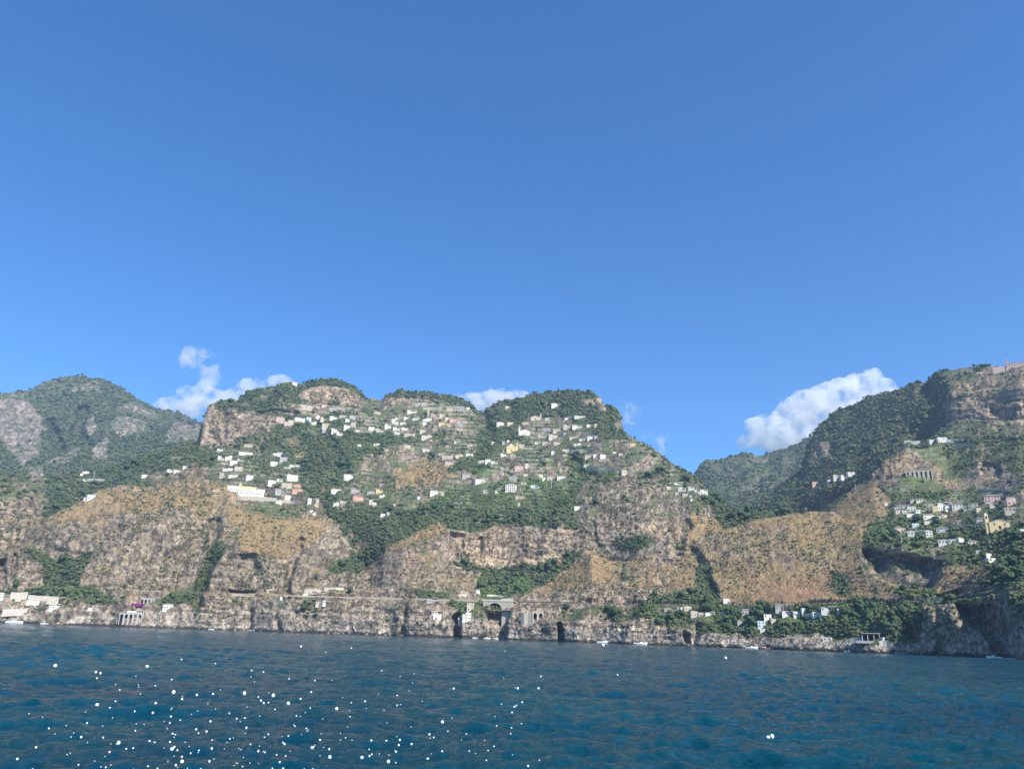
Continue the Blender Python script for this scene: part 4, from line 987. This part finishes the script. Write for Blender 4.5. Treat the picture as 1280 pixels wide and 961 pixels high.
# viaduct with one tall arch
def viaduct(u0, u1):
    L0 = bench_line(u0, u1, (u1-u0))
    a = np.array(L0[0][:3]); b = np.array(L0[-1][:3]); d = b-a; Ln = np.hypot(d[0], d[1])
    o = bpy.data.objects.new('viaduct', None); C.objects.link(o); o.location = a-np.array([L0[0][3], L0[0][4], 0])*25; o.rotation_euler = (0, 0, math.atan2(d[1], d[0]))
    tag(o, 'stone road viaduct with one tall arch over the cove', 'viaduct')
    mb = MB(); x1, x2 = Ln*.12, Ln*.68; R_ = (x2-x1)/2; sp = -2.6-R_
    mb.box(-2, x1, 0, 7, -34, -.6); mb.box(x2, Ln+3, 0, 7, -34, -.6)
    prof = [(x1, -34), (x1, sp)]
    arc = [((x1+x2)/2-R_*math.cos(t*math.pi/14), sp+R_*.98*math.sin(t*math.pi/14)) for t in range(15)]
    mb.prism(arc+[(x2, -.601), (x1, -.601)], .002, 6.998)
    mb.build('arch_wall', M_wall, o)
    MB().box(-3, Ln+4, -.5, 26, -.6, .1).box(-3, Ln+4, -.5, .1, .103, 1.3).build('deck', M_wallp, o)
    OCC.append((u0, u1, 764, 800, 1e9))
viaduct(604, 636)
def on_road(u):
    x, y, z, a, b = bench_line(u, u)[0]; return np.array([x+a*3.5, y+b*3.5, z+.95])
def vehicle(name, u, L_, Hh, mat, label, cat, van=False):
    P = on_road(u); o = stand(name, P, 0); tag(o, label, cat)
    if van: MB().prismx([(0, .4), (0, Hh), (2.1, Hh), (2.1, .4)], -L_/2, L_/2-1.3).prism([(L_/2-1.299, .4), (L_/2, .4), (L_/2, Hh*.5), (L_/2-.8, Hh), (L_/2-1.299, Hh)], .001, 2.099).build('body', mat, o)
    else: MB().prism([(-L_/2, .35), (L_/2, .35), (L_/2, .85), (L_/2-1.1, .95), (L_/2-1.9, Hh), (-L_/2+1.0, Hh), (-L_/2+.2, .95), (-L_/2, .9)], 0, 1.8).build('body', mat, o)
    link('window', window_mesh(L_*.35, .5, M_glass), o).location = (.2, 0, Hh*.62)
    for x in (-L_/2+.9, L_/2-.9):
        for y in (0, 1.9):
            bm = bmesh.new(); bmesh.ops.create_cone(bm, cap_ends=True, segments=14, radius1=.36, radius2=.36, depth=.24, matrix=Matrix.Translation((x, y, .36)) @ Matrix.Rotation(math.pi/2, 4, 'X'))
            me = bpy.data.meshes.new('wheel'); bm.to_mesh(me); bm.free(); me.materials.append(M_dark); link('wheel', me, o)
vehicle('van', 377, 6.2, 2.6, WALL['white'], 'white van on the cliff road near the trees', 'van', True)
vehicle('car', 369.5, 4.2, 1.5, WALL['white'], 'small white car just behind the white van on the cliff road', 'car')
vehicle('car', 384, 4.2, 1.5, M_metal, 'silver car just ahead of the white van on the cliff road', 'car')
vehicle('car', 730, 4.2, 1.5, WALL['white'], 'small white car on the road right of the tunnel mouths', 'car')

# ------------------------------------------------------------------ masts
def mast(u, v, h, label, arm=True):
    P = hit(u, v); r = math.hypot(P[0], P[1]); o = stand('utility_mast', P, 0); tag(o, label, 'mast', 'masts on the slopes'); Hm = h*r/FPX
    MB().prism([(-.45, -2), (.45, -2), (.2, Hm), (-.2, Hm)], -.2, .2).build('pole', M_metal, o)
    if arm: MB().box(-1.6, 1.6, -.15, .15, Hm-1.6, Hm-1.3).build('crossarm', M_metal, o)
for a in ((689, 611, 13, 'thin grey mast on the green mid slope'), (1128, 684, 19, 'thin pale mast on the edge of the shaded cliff'), (1070, 614, 9, 'thin mast on the golden ridge in the valley mouth'), (116, 600, 10, 'thin mast beside the road wall below the far mountain')): mast(*a)

# ------------------------------------------------------------------ boats
M_hull = paint('boat_white', (.80, .80, .78), .35, .05); M_red = paint('boat_red', (.50, .14, .10), .5, .1); M_yel = paint('boat_cream', (.66, .60, .38), .5, .1); M_wood = paint('boat_teak', (.32, .20, .10), .6, .2)
def boat(u, Lm, hull, label, cabin='low', head=1, r=None, yaw=None, canopy=None):
    r = r or W(u)-9; th, _ = ray(u, 797+(u-640)*.0332)
    yaw = (math.pi*(head < 0)) if yaw is None else yaw
    o = stand('boat', (math.sin(th)*r, math.cos(th)*r, 0), yaw); tag(o, label, 'boat', 'small boats along the shore')
    bm = bmesh.new(); st_ = 12; B = Lm*.16; Fb = Lm*.10+.3; rings = []
    for i in range(st_+1):
        t = i/st_; x = -Lm/2+Lm*t; w = B*(1-max(0, (t-.45)/.55)**2.2)*(.88+.12*min(1, t*4)); w = max(w, .02); top = Fb*(1+.35*t*t); keel = -.35+.5*max(0, t-.8)*2
        rings.append([bm.verts.new(p) for p in ((x, -w, top), (x, -w*.85, .25), (x, 0, keel), (x, w*.85, .25), (x, w, top))])
    for a, b in zip(rings, rings[1:]):
        for s in range(4): bm.faces.new((a[s], a[s+1], b[s+1], b[s]))
        bm.faces.new((a[4], a[0], b[0], b[4]))
    bm.faces.new(rings[0]); bm.faces.new(rings[-1][::-1]); bmesh.ops.recalc_face_normals(bm, faces=bm.faces)
    me = bpy.data.meshes.new('hull'); bm.to_mesh(me); bm.free(); me.materials.append(hull); link('hull', me, o)
    if cabin == 'low':
        MB().prism([(-Lm*.05, Fb), (Lm*.24, Fb+.1), (Lm*.14, Fb+.9), (-Lm*.02, Fb+1.0)], -B*.6, B*.6).build('cabin', M_hull, o)
        MB().prism([(Lm*.145, Fb+.45), (Lm*.2, Fb+.42), (Lm*.135, Fb+.93), (Lm*.12, Fb+.93)], -B*.62, B*.62).build('windscreen', M_glass, o)
    if cabin == 'tall':
        c = MB().box(-Lm*.2, Lm*.14, -B*.65, B*.65, Fb, Fb+2.0).build('cabin', M_hull, o); MB().box(-Lm*.18, Lm*.145, -B*.66, B*.66, Fb+.9, Fb+1.5).build('window', M_glass, c)
    if canopy:
        c = MB().box(-Lm*.3, Lm*.1, -B*.8, B*.8, Fb+1.9, Fb+2.05).build('canopy', canopy, o)
        for x in (-Lm*.28, Lm*.08):
            for y in (-B*.7, B*.7): MB().box(x-.05, x+.05, y-.05, y+.05, Fb-.1, Fb+1.9).build('pole', M_metal, c)
    MB().box(-Lm/2-.45, -Lm/2-.02, -.3, .3, .2, Fb+.5).build('outboard_motor', M_dark, o)
    return o
boat(18, 19, M_hull, 'long white motor yacht moored by the left shore', 'tall', 1, W(18)-14)
boat(56, 9, M_hull, 'white speedboat by the pale rocks, left shore', 'low', -1)
boat(72, 13, M_wood, 'low brownish boat beside the pale rocks of the left shore', 'low', 1)
boat(264, 7, M_hull, 'small boat with light canopy below the dark cleft cliff', None, 1, canopy=M_hull)
boat(552, 14, M_hull, 'white boat with reddish canopy at the dark inlet', 'low', 1, canopy=M_red)
boat(585, 6, M_hull, 'tiny white dinghy just right of the dark inlet', None, 1)
boat(594, 7, M_hull, 'white motorboat below the white cove houses', 'low', -1)
boat(609, 8, M_hull, 'white boat left of the viaduct arch foot', 'low', 1)
boat(620, 6, M_hull, 'white boat at the foot of the viaduct arch', 'low', 1, canopy=M_hull)
boat(755, 16, M_hull, 'long white boat under the tan cliffs right of the sea cave', 'low', 1)
boat(781, 9, M_hull, 'white open boat between two longer ones under tan cliffs', None, -1)
boat(801, 15, M_hull, 'white motor yacht, the rightmost under the tan cliffs', 'low', 1)
boat(939, 12, M_hull, 'low white boat by the rocks below the shore grove', 'low', 1)
boat(957, 9, M_red, 'reddish boat by the rocks below the shore grove', 'low', -1)
boat(1001, 10, M_yel, 'yellowish open boat with raised canopy by the rocks', None, 1, canopy=M_yel)
boat(1061, 8, M_hull, 'white motorboat near the bathing rocks', 'low', 1)
fb = boat(1242, 9, M_hull, 'speeding white motorboat with a wake near the right cliff', 'low', -1, W(1242)-45)
# gangway leaning on the rocks
P = hit(444, 786); o = stand('gangway', P, 0); tag(o, 'slanted white gangway leaning on rocks at the waterline', 'gangway')
o.location.z = 0; MB().prism([(-3.6, 9.6), (-2.2, 9.6), (3.4, .3), (2.4, .2)], -1.4, -.4).build('ramp', WALL['white'], o); MB().prism([(-3.0, 10.2), (-2.8, 10.2), (2.9, 1.3), (2.7, 1.3)], -1.6, -1.45).build('handrail', M_metal, o)

# ------------------------------------------------------------------ planting
Nt = NT*NR
prob_ok = (Z.ravel() > 5)
occ = np.zeros(Nt, bool)
pu, pv, pr = PU2.ravel(), PV2.ravel(), rr_
for (a, b, c, d, r0) in OCC:
    s = (pu > a) & (pu < b) & (pv > c) & (pv < d) & (pr < r0+12)
    occ |= s
roadz = (np.abs(Z.ravel()-47.5) < 4.5) & (Hv.ravel() == 0) & (np.hypot(X, Y).ravel()-np.interp(pu, WU, WR) < 78) & (pu > 150)
occ |= roadz
vis = visible.ravel()
veg = AT['veg'].ravel(); bsh = AT['bush'].ravel(); lush = AT['lush'].ravel(); trr = AT['terr'].ravel()
fl = flat.ravel()
clump = fbm(X/45, Y/45, 0, 3, 91).ravel(); clump2 = fbm(X/16, Y/16, 0, 2, 95).ravel()
dens = (.12+.88*sstep(.3, .9, VM))*sstep(.3, .85, veg+clump*.45+clump2*.3)*(1-.3*trr)*sstep(.0, .3, fl+.06)
dens *= .145*np.where(trr > .45, 1.2, 1)
dens[Hv.ravel() == nH-1] *= 1.1
pick = (RNG.rand(Nt) < dens) & prob_ok & ~occ & (vis | (RNG.rand(Nt) < .5))
ti = np.nonzero(pick)[0]
size = RNG.uniform(2.2, 5.2, len(ti))*np.where(trr[ti] > .45, .72, 1)*(1+.5*sstep(.1, .5, clump2[ti]))*.86*np.clip((pr[ti]/1450)**.8, .62, 1.75)
tc = mix(np.ones((len(ti), 3))*col(.034, .058, .029), np.ones((len(ti), 3))*col(.105, .13, .052), RNG.rand(len(ti))*.75+clump[ti]*.6)
tc = mix(tc, np.ones((len(ti), 3))*col(.10, .165, .045), lush[ti]*RNG.rand(len(ti)))
tc = mix(tc, np.ones((len(ti), 3))*col(.12, .12, .06), (RNG.rand(len(ti)) < .2)*.8)
# the largest trees in view become individuals
app = size/pr[ti]*np.where(vis[ti], 1, 0)*(pv[ti] > 560)*(pu[ti] > 0)*(pu[ti] < 1280)
solo = np.zeros(len(ti), bool); solo[np.argsort(-app)[:290]] = True
size_s = size.copy()
wood = ~solo
PT = V3[ti].copy(); PT[:, 2] -= size*.25
o = scatter('woodland', PT[wood], size[wood], tc[wood], VAR_T, M_leaf); tag(o, 'dark green trees covering the slopes', None, None, 'stuff')
print('trees', wood.sum())
TREEZ = [(-99, 430, 690, 830, 'dark green shrubby trees by the headland and left shore'), (-99, 430, 400, 690, 'dark bushy trees near the long white hotel and left slopes'), (430, 560, 400, 830, 'dense dark trees in the ravine and slopes beside it'),
         (560, 760, 690, 830, 'dark green trees below the tan cliff and around the viaduct'), (560, 800, 400, 690, 'leafy trees on the middle slope above the tan cliff'), (760, 1140, 690, 830, 'dark green trees of the grove around the shore villas'),
         (800, 1090, 400, 690, 'dark trees along the gorge beside the golden hill'), (1090, 1400, 400, 740, 'green trees in the gardens around the right village'), (760, 1400, 690, 830, 'dark trees on the shaded right cliff')]
M_bark = paint('bark', (.12, .09, .06), .95, .3, 2.0)
crowns, trunk_me = [], None
for sd in range(5):
    V, F = crown_variant(50+sd, 2, 5)
    t_ = np.repeat(np.array([[.047, .074, .032]]), len(V), 0)*RNG.uniform(.6, 1.5, (len(V), 1))
    crowns.append(mesh_np('crown', V*np.array([1, 1, 1.1]), F, [M_leaf], False, {'tint': t_}))
tb = MB(); bm = tb.bm
def limb(bm, a, b, r0, r1):
    d = (Vector(b)-Vector(a)); M_ = Matrix.Translation((Vector(a)+Vector(b))/2) @ d.to_track_quat('Z', 'Y').to_matrix().to_4x4()
    bmesh.ops.create_cone(bm, cap_ends=True, segments=7, radius1=r0, radius2=r1, depth=d.length, matrix=M_)
limb(bm, (0, 0, -.9), (.03, 0, .45), .10, .06); limb(bm, (.03, 0, .4), (.35, .1, .85), .05, .02); limb(bm, (.03, 0, .35), (-.3, -.15, .8), .05, .02)
trunk_me = bpy.data.meshes.new('trunk'); bm.to_mesh(trunk_me); bm.free(); trunk_me.materials.append(M_bark)
for k_, n in enumerate(np.nonzero(solo)[0]):
    P = V3[ti[n]]; s = float(size[n])*1.05; u, v = pu[ti[n]], pv[ti[n]]
    o = bpy.data.objects.new('tree', None); C.objects.link(o); o.location = P+np.array([0, 0, s*.45]); o.scale = (s, s, s); o.rotation_euler = (0, 0, random.random()*6.28)
    lb = next((z[4] for z in TREEZ if z[0] <= u < z[1] and z[2] <= v < z[3]), 'green trees on the open slopes')
    lb2 = lb.replace('trees', 'tree', 1)
    tag(o, lb2, 'tree', lb)
    link('crown', crowns[k_ % 5], o); link('trunk', trunk_me, o)
# shrubs on rock and dry grass
dens = np.clip(bsh, 0, 1)*(1-sstep(.4, .9, veg))*sstep(-.1, .35, clump2*1.3+clump*.8+.15+.5*(fl-.4))
dens *= np.clip((pr/1150)**1, .7, 2)*.10
pick = (RNG.rand(Nt) < dens) & prob_ok & ~occ & (Z.ravel() > 12) & vis
bi = np.nonzero(pick)[0]; bsz = RNG.uniform(.45, 1.75, len(bi))*(1+.6*(RNG.rand(len(bi)) < .12))*np.clip(pr[bi]/1200, .9, 2)
bc = mix(np.ones((len(bi), 3))*col(.045, .062, .03), np.ones((len(bi), 3))*col(.11, .12, .055), RNG.rand(len(bi)))
PB = V3[bi].copy(); PB[:, 2] -= bsz*.3
o = scatter('scrub', PB, bsz, bc, VAR_B, M_leaf, .9); tag(o, 'low dark shrubs dotted over rock and dry grass', None, None, 'stuff'); print('shrubs', len(bi))
# bougainvillea
P = hit(171, 759); n = 60
PP = P+np.stack([RNG.uniform(-7, 7, n), RNG.uniform(-2, 3, n), RNG.uniform(0, 4.5, n)], -1)
o = scatter('bougainvillea', PP, RNG.uniform(.7, 1.4, n), np.ones((n, 3))*col(.23, .035, .16), VAR_B, M_leaf); o['label'] = 'purple bougainvillea hanging by the left shore pavilion'; o['category'] = 'bougainvillea'
# shore boulders
n = 300; us = RNG.uniform(-60, 1340, n); rocks = bmesh.new()
M_rock = cover_mat('boulder_rock', .95, .9, .35, .5)
Pn = []
for u in us:
    th, _ = ray(u, 795+(u-640)*.0332); r = W(u)-RNG.uniform(-3, 3.5); Pn.append((math.sin(th)*r, math.cos(th)*r, -.2))
Pn = np.array(Pn); sz_ = RNG.uniform(.7, 2.3, n)*(1+.7*(RNG.rand(n) < .15))
o = scatter('shore_boulders', Pn, sz_, np.ones((n, 3))*col(.33, .29, .24)*RNG.uniform(.35, 1.1, (n, 1)), VAR_B, M_rock, .8); tag(o, 'broken boulders along the waterline', None, None, 'stuff')
# ------------------------------------------------------------------ sea
ths = np.concatenate([np.radians(np.linspace(-46, 46, 1150)), np.radians(np.linspace(46, 314, 90))[1:-1]])
ratio = 1.0062; rs = [6.0]
while rs[-1] < 700: rs.append(rs[-1]*ratio)
while rs[-1] < 9000: rs.append(rs[-1]*1.03)
rs = np.array(rs)
TT, RR = np.meshgrid(ths, rs, indexing='ij'); SX = np.sin(TT)*RR; SY = np.cos(TT)*RR
SZ = np.zeros_like(SX); rw = np.random.RandomState(3)
wind = math.radians(78)
mod = .55+.9*np.clip(.5+fbm(SX/45, SY/70, 0, 3, 111)*1.3, 0, 1)
for k in range(60):
    lam = .5*(1.07**k); 
    if lam > 16: break
    a = wind+rw.normal(0, .75); kx, ky = math.cos(a)*2*math.pi/lam, math.sin(a)*2*math.pi/lam
    A = .0155*min(lam, 3.2)**.8*rw.uniform(.6, 1.4)*(1 if lam < 6 else .8)
    fade = np.clip(lam/(RR*.0062*2.2)-.6, 0, 1)
    if fade.max() <= 0: continue
    ph = kx*SX+ky*SY+rw.uniform(0, 6.28)+1.6*vnoise(SX/(lam*5), SY/(lam*5), 0, 200+k)
    w = 1-np.abs(np.sin(ph*.5))*1.6 if lam < 7 else np.sin(ph)
    SZ += A*fade*w*(mod if lam < 10 else 1)
front = np.abs(TT) < math.radians(47)
SZ = np.where(front, SZ, 0)*np.clip((900-RR)/300, .15, 1)
nT, nR_ = SX.shape; idw = np.arange(nT*nR_).reshape(nT, nR_); nxt = np.roll(idw, -1, axis=0)
Fq = np.stack([idw[:, :-1], idw[:, 1:], nxt[:, 1:], nxt[:, :-1]], -1).reshape(-1, 4)
Mw, nt, b = newmat('sea_water'); L = nt.links
geo = N(nt, 'ShaderNodeNewGeometry')
mp = N(nt, 'ShaderNodeMapping'); mp.inputs['Scale'].default_value = (.62, 1.6, 1); mp.inputs['Rotation'].default_value = (0, 0, .35); L.new(geo.outputs['Position'], mp.inputs['Vector'])
na = N(nt, 'ShaderNodeTexNoise'); na.inputs['Scale'].default_value = 3.0; na.inputs['Detail'].default_value = 6; na.inputs['Roughness'].default_value = .62; L.new(mp.outputs['Vector'], na.inputs['Vector'])
nb = N(nt, 'ShaderNodeTexNoise'); nb.inputs['Scale'].default_value = .42; nb.inputs['Detail'].default_value = 7; nb.inputs['Roughness'].default_value = .6; L.new(mp.outputs['Vector'], nb.inputs['Vector'])
b1 = N(nt, 'ShaderNodeBump'); b1.inputs['Strength'].default_value = 1; b1.inputs['Distance'].default_value = .26; L.new(na.outputs['Fac'], b1.inputs['Height'])
b2 = N(nt, 'ShaderNodeBump'); b2.inputs['Strength'].default_value = 1; b2.inputs['Distance'].default_value = .5; L.new(nb.outputs['Fac'], b2.inputs['Height']); L.new(b1.outputs['Normal'], b2.inputs['Normal'])
L.new(b2.outputs['Normal'], b.inputs['Normal'])
nc = N(nt, 'ShaderNodeTexNoise'); nc.inputs['Scale'].default_value = .03; nc.inputs['Detail'].default_value = 4; L.new(geo.outputs['Position'], nc.inputs['Vector'])
rp = N(nt, 'ShaderNodeValToRGB'); rp.color_ramp.elements[0].position = .35; rp.color_ramp.elements[1].position = .68
rp.color_ramp.elements[0].color = (.0003, .034, .062, 1); rp.color_ramp.elements[1].color = (.0006, .055, .078, 1)
L.new(nc.outputs['Fac'], rp.inputs['Fac']); L.new(rp.outputs['Color'], b.inputs['Base Color'])
b.inputs['Roughness'].default_value = .06; b.inputs['IOR'].default_value = 1.33; b.inputs['Specular IOR Level'].default_value = .17
me = mesh_np('sea', np.stack([SX, SY, SZ], -1).reshape(-1, 3), Fq, [Mw], True)
tag(link('sea', me), 'deep blue rippled sea', None, None, 'structure')
# bed plate under the boat's own position
# small round white flecks scattered above the water
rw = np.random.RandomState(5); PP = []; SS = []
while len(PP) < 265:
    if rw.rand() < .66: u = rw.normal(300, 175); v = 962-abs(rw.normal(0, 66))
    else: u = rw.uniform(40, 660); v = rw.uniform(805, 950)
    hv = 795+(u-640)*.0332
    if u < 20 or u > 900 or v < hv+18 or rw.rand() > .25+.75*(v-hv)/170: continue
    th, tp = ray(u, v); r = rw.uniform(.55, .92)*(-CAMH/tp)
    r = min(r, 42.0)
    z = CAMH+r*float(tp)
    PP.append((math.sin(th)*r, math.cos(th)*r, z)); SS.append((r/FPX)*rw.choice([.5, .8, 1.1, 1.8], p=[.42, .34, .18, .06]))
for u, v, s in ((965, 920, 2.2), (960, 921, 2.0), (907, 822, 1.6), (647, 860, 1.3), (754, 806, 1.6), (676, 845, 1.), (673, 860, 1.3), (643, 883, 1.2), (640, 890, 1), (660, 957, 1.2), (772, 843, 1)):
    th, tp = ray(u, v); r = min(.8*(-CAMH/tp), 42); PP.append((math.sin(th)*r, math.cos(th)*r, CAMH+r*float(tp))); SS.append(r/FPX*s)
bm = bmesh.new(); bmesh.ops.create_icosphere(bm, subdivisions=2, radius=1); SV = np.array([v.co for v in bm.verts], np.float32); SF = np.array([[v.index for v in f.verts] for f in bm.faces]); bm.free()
M_white = paint('foam_and_flecks', (.86, .88, .9), .25, .02); M_white.node_tree.nodes['Principled BSDF'].inputs['Subsurface Weight'].default_value = 0
o = scatter('white_flecks', np.array(PP), np.array(SS), np.ones((len(PP), 3)), [(SV, SF)], M_white); o['label'] = 'small round white flecks over the dark blue water'; o['kind'] = 'stuff'
# wake of the speeding boat and foam at the rocks
def foam_strip(name, pts, wd, label):
    V = []; F = []
    for i, (x, y) in enumerate(pts):
        j = rw.uniform(.5, 1.2); V += [(x, y-wd*j, .22), (x, y-wd*j*.4, .42), (x, y+wd*j*.4, .42), (x, y+wd*j, .22)]
    for i in range(len(pts)-1):
        for s in range(3): F.append((i*4+s, i*4+s+1, i*4+5+s, i*4+4+s))
    me = bpy.data.meshes.new(name); me.from_pydata(V, [], F); me.update(); me.materials.append(M_white); tag(link(name, me), label, None, None, 'stuff')
pts = []
for u in np.arange(1248, 1276, 1.2):
    th, _ = ray(u, 818); r = W(1242)-45-(u-1248)*.25; pts.append((math.sin(th)*r, math.cos(th)*r))
foam_strip('boat_wake', pts, 1.3, 'white foam trail behind the speeding motorboat')

# ------------------------------------------------------------------ haze
bm = bmesh.new(); bmesh.ops.create_cube(bm, size=1)
for v in bm.verts: v.co = Vector((v.co.x*9000, (v.co.y+.5)*5700-400, -21 if v.co.z < 0 else 1520))
me = bpy.data.meshes.new('haze'); bm.to_mesh(me); bm.free()
mh = bpy.data.materials.new('haze_air'); mh.use_nodes = True; nt = mh.node_tree; nt.nodes.clear()
om = nt.nodes.new('ShaderNodeOutputMaterial'); pvn = nt.nodes.new('ShaderNodeVolumePrincipled')
pvn.inputs['Color'].default_value = (.52, .72, 1.0, 1); pvn.inputs['Density'].default_value = HAZE_D; pvn.inputs['Anisotropy'].default_value = .2
nt.links.new(pvn.outputs['Volume'], om.inputs['Volume']); me.materials.append(mh)
if HAZE_D > 0: tag(link('haze', me), 'thin blue haze over the coast', None, None, 'stuff')

# ------------------------------------------------------------------ clouds, beyond the haze
def cloud(lumps, label, dist=7600, dens=.006, thr=.48):
    us = [l[0] for l in lumps]; vs = [l[1] for l in lumps]
    uc, vc = (min(us)+max(us))/2, (min(vs)+max(vs))/2; c = on_ray(uc, vc, dist); k = dist/FPX*1.05
    bm = bmesh.new()
    for (u, v, ru, rv) in lumps:
        p = on_ray(u, v, dist)-c; rx, rz = ru*k*1.2, rv*k*1.2; ry = max(rx, rz)*.8
        r = bmesh.ops.create_icosphere(bm, subdivisions=3, radius=1)
        for q_ in r['verts']: q_.co = Vector((q_.co.x*rx+p[0], q_.co.y*ry+p[1], q_.co.z*rz+p[2]))
    me = bpy.data.meshes.new('cloud'); bm.to_mesh(me); bm.free()
    o = link('cloud', me); o.location = c
    rm_ = o.modifiers.new('union', 'REMESH'); rm_.mode = 'VOXEL'; rm_.voxel_size = 18
    tex = bpy.data.textures.new('puff', 'CLOUDS'); tex.noise_scale = 190; tex.noise_depth = 4
    dm_ = o.modifiers.new('billow', 'DISPLACE'); dm_.texture = tex; dm_.strength = 210; dm_.mid_level = .55; dm_.texture_coords = 'GLOBAL'
    mt = bpy.data.materials.new('cloud_vapour'); mt.use_nodes = True; nt = mt.node_tree; nt.nodes.clear()
    om = nt.nodes.new('ShaderNodeOutputMaterial'); vol = nt.nodes.new('ShaderNodeVolumePrincipled')
    vol.inputs['Color'].default_value = (.985, .985, .985, 1); vol.inputs['Anisotropy'].default_value = .35
    geo = N(nt, 'ShaderNodeNewGeometry'); no = N(nt, 'ShaderNodeTexNoise'); no.inputs['Scale'].default_value = .0075; no.inputs['Detail'].default_value = 8; no.inputs['Roughness'].default_value = .68
    nt.links.new(geo.outputs['Position'], no.inputs['Vector'])
    mr = N(nt, 'ShaderNodeMapRange'); mr.inputs['From Min'].default_value = thr; mr.inputs['From Max'].default_value = thr+.16; mr.inputs['To Min'].default_value = 0; mr.inputs['To Max'].default_value = dens
    nt.links.new(no.outputs['Fac'], mr.inputs['Value']); nt.links.new(mr.outputs['Result'], vol.inputs['Density']); nt.links.new(vol.outputs['Volume'], om.inputs['Volume'])
    me.materials.append(mt); tag(o, label, 'cloud', 'small white clouds behind the ridges')
cloud([(215, 508, 16, 10), (235, 512, 24, 12), (262, 500, 22, 12), (290, 496, 24, 11), (318, 489, 26, 9), (345, 480, 22, 6), (362, 473, 9, 4), (240, 500, 14, 9)], 'wide soft white cloud left of the western crag', dens=.028)
cloud([(252, 442, 17, 6), (240, 455, 11, 12), (266, 468, 11, 11), (256, 482, 12, 10), (238, 492, 12, 9)], 'torn wisp of cloud standing above the wide cloud', dens=.012, thr=.44)
cloud([(580, 497, 14, 6), (600, 501, 18, 11), (622, 500, 22, 11), (645, 497, 16, 8)], 'white cloud in the gap between hamlet and wooded summit', dens=.028, thr=.44)
cloud([(768, 513, 8, 7), (787, 515, 10, 8), (782, 522, 8, 5)], 'small white puff right of the wooded summit', dens=.014, thr=.5)
cloud([(811, 547, 8, 7), (826, 556, 9, 9), (834, 545, 7, 5)], 'faint small puffs above the gorge gap', dens=.014, thr=.5)
cloud([(925, 555, 10, 10), (950, 545, 22, 16), (975, 528, 20, 15), (1000, 515, 26, 17), (985, 545, 34, 20), (1030, 500, 26, 16), (1055, 492, 26, 15), (1080, 478, 18, 12), (1088, 468, 12, 6), (1040, 520, 30, 20), (1075, 500, 26, 16), (1005, 550, 42, 22), (1050, 520, 38, 24), (1092, 492, 22, 17)], 'big bright white cloud rising behind the right mountain', dens=.026, thr=.455)

# ------------------------------------------------------------------ light, sky, view
SUN_EL, SUN_AZ = math.radians(43), math.atan2(.57, -.82)      # azimuth measured from +Y towards +X
sd = Vector((math.sin(SUN_AZ)*math.cos(SUN_EL), math.cos(SUN_AZ)*math.cos(SUN_EL), math.sin(SUN_EL)))
sl = bpy.data.lights.new('sun', 'SUN'); sl.energy = 5.0; sl.angle = math.radians(.53); sl.color = (1, .95, .86)
so = bpy.data.objects.new('sun', sl); C.objects.link(so); so.rotation_euler = sd.to_track_quat('Z', 'Y').to_euler()
wd = bpy.data.worlds.new('World'); scene.world = wd; wd.use_nodes = True; nt = wd.node_tree
sk = nt.nodes.new('ShaderNodeTexSky'); sk.sky_type = 'NISHITA'; sk.sun_disc = False; sk.sun_elevation = SUN_EL; sk.sun_rotation = SUN_AZ
sk.air_density = .85; sk.dust_density = .1; sk.ozone_density = 3.0; sk.altitude = 1000
bg = nt.nodes['Background']; hs = nt.nodes.new('ShaderNodeHueSaturation'); hs.inputs['Saturation'].default_value = 1.31; hs.inputs['Hue'].default_value = .503; nt.links.new(sk.outputs['Color'], hs.inputs['Color']); nt.links.new(hs.outputs['Color'], bg.inputs['Color']); bg.inputs['Strength'].default_value = .135
vs = scene.view_settings; vs.view_transform = 'Standard'; vs.look = 'None'; vs.gamma = 1; vs.use_curve_mapping = False; vs.exposure = EXPOSURE
cy = scene.cycles; cy.max_bounces = 8; cy.diffuse_bounces = 2; cy.glossy_bounces = 3; cy.volume_bounces = 5; cy.transparent_max_bounces = 8
cy.volume_step_rate = 1.0; cy.sample_clamp_indirect = 4; cy.use_denoising = True
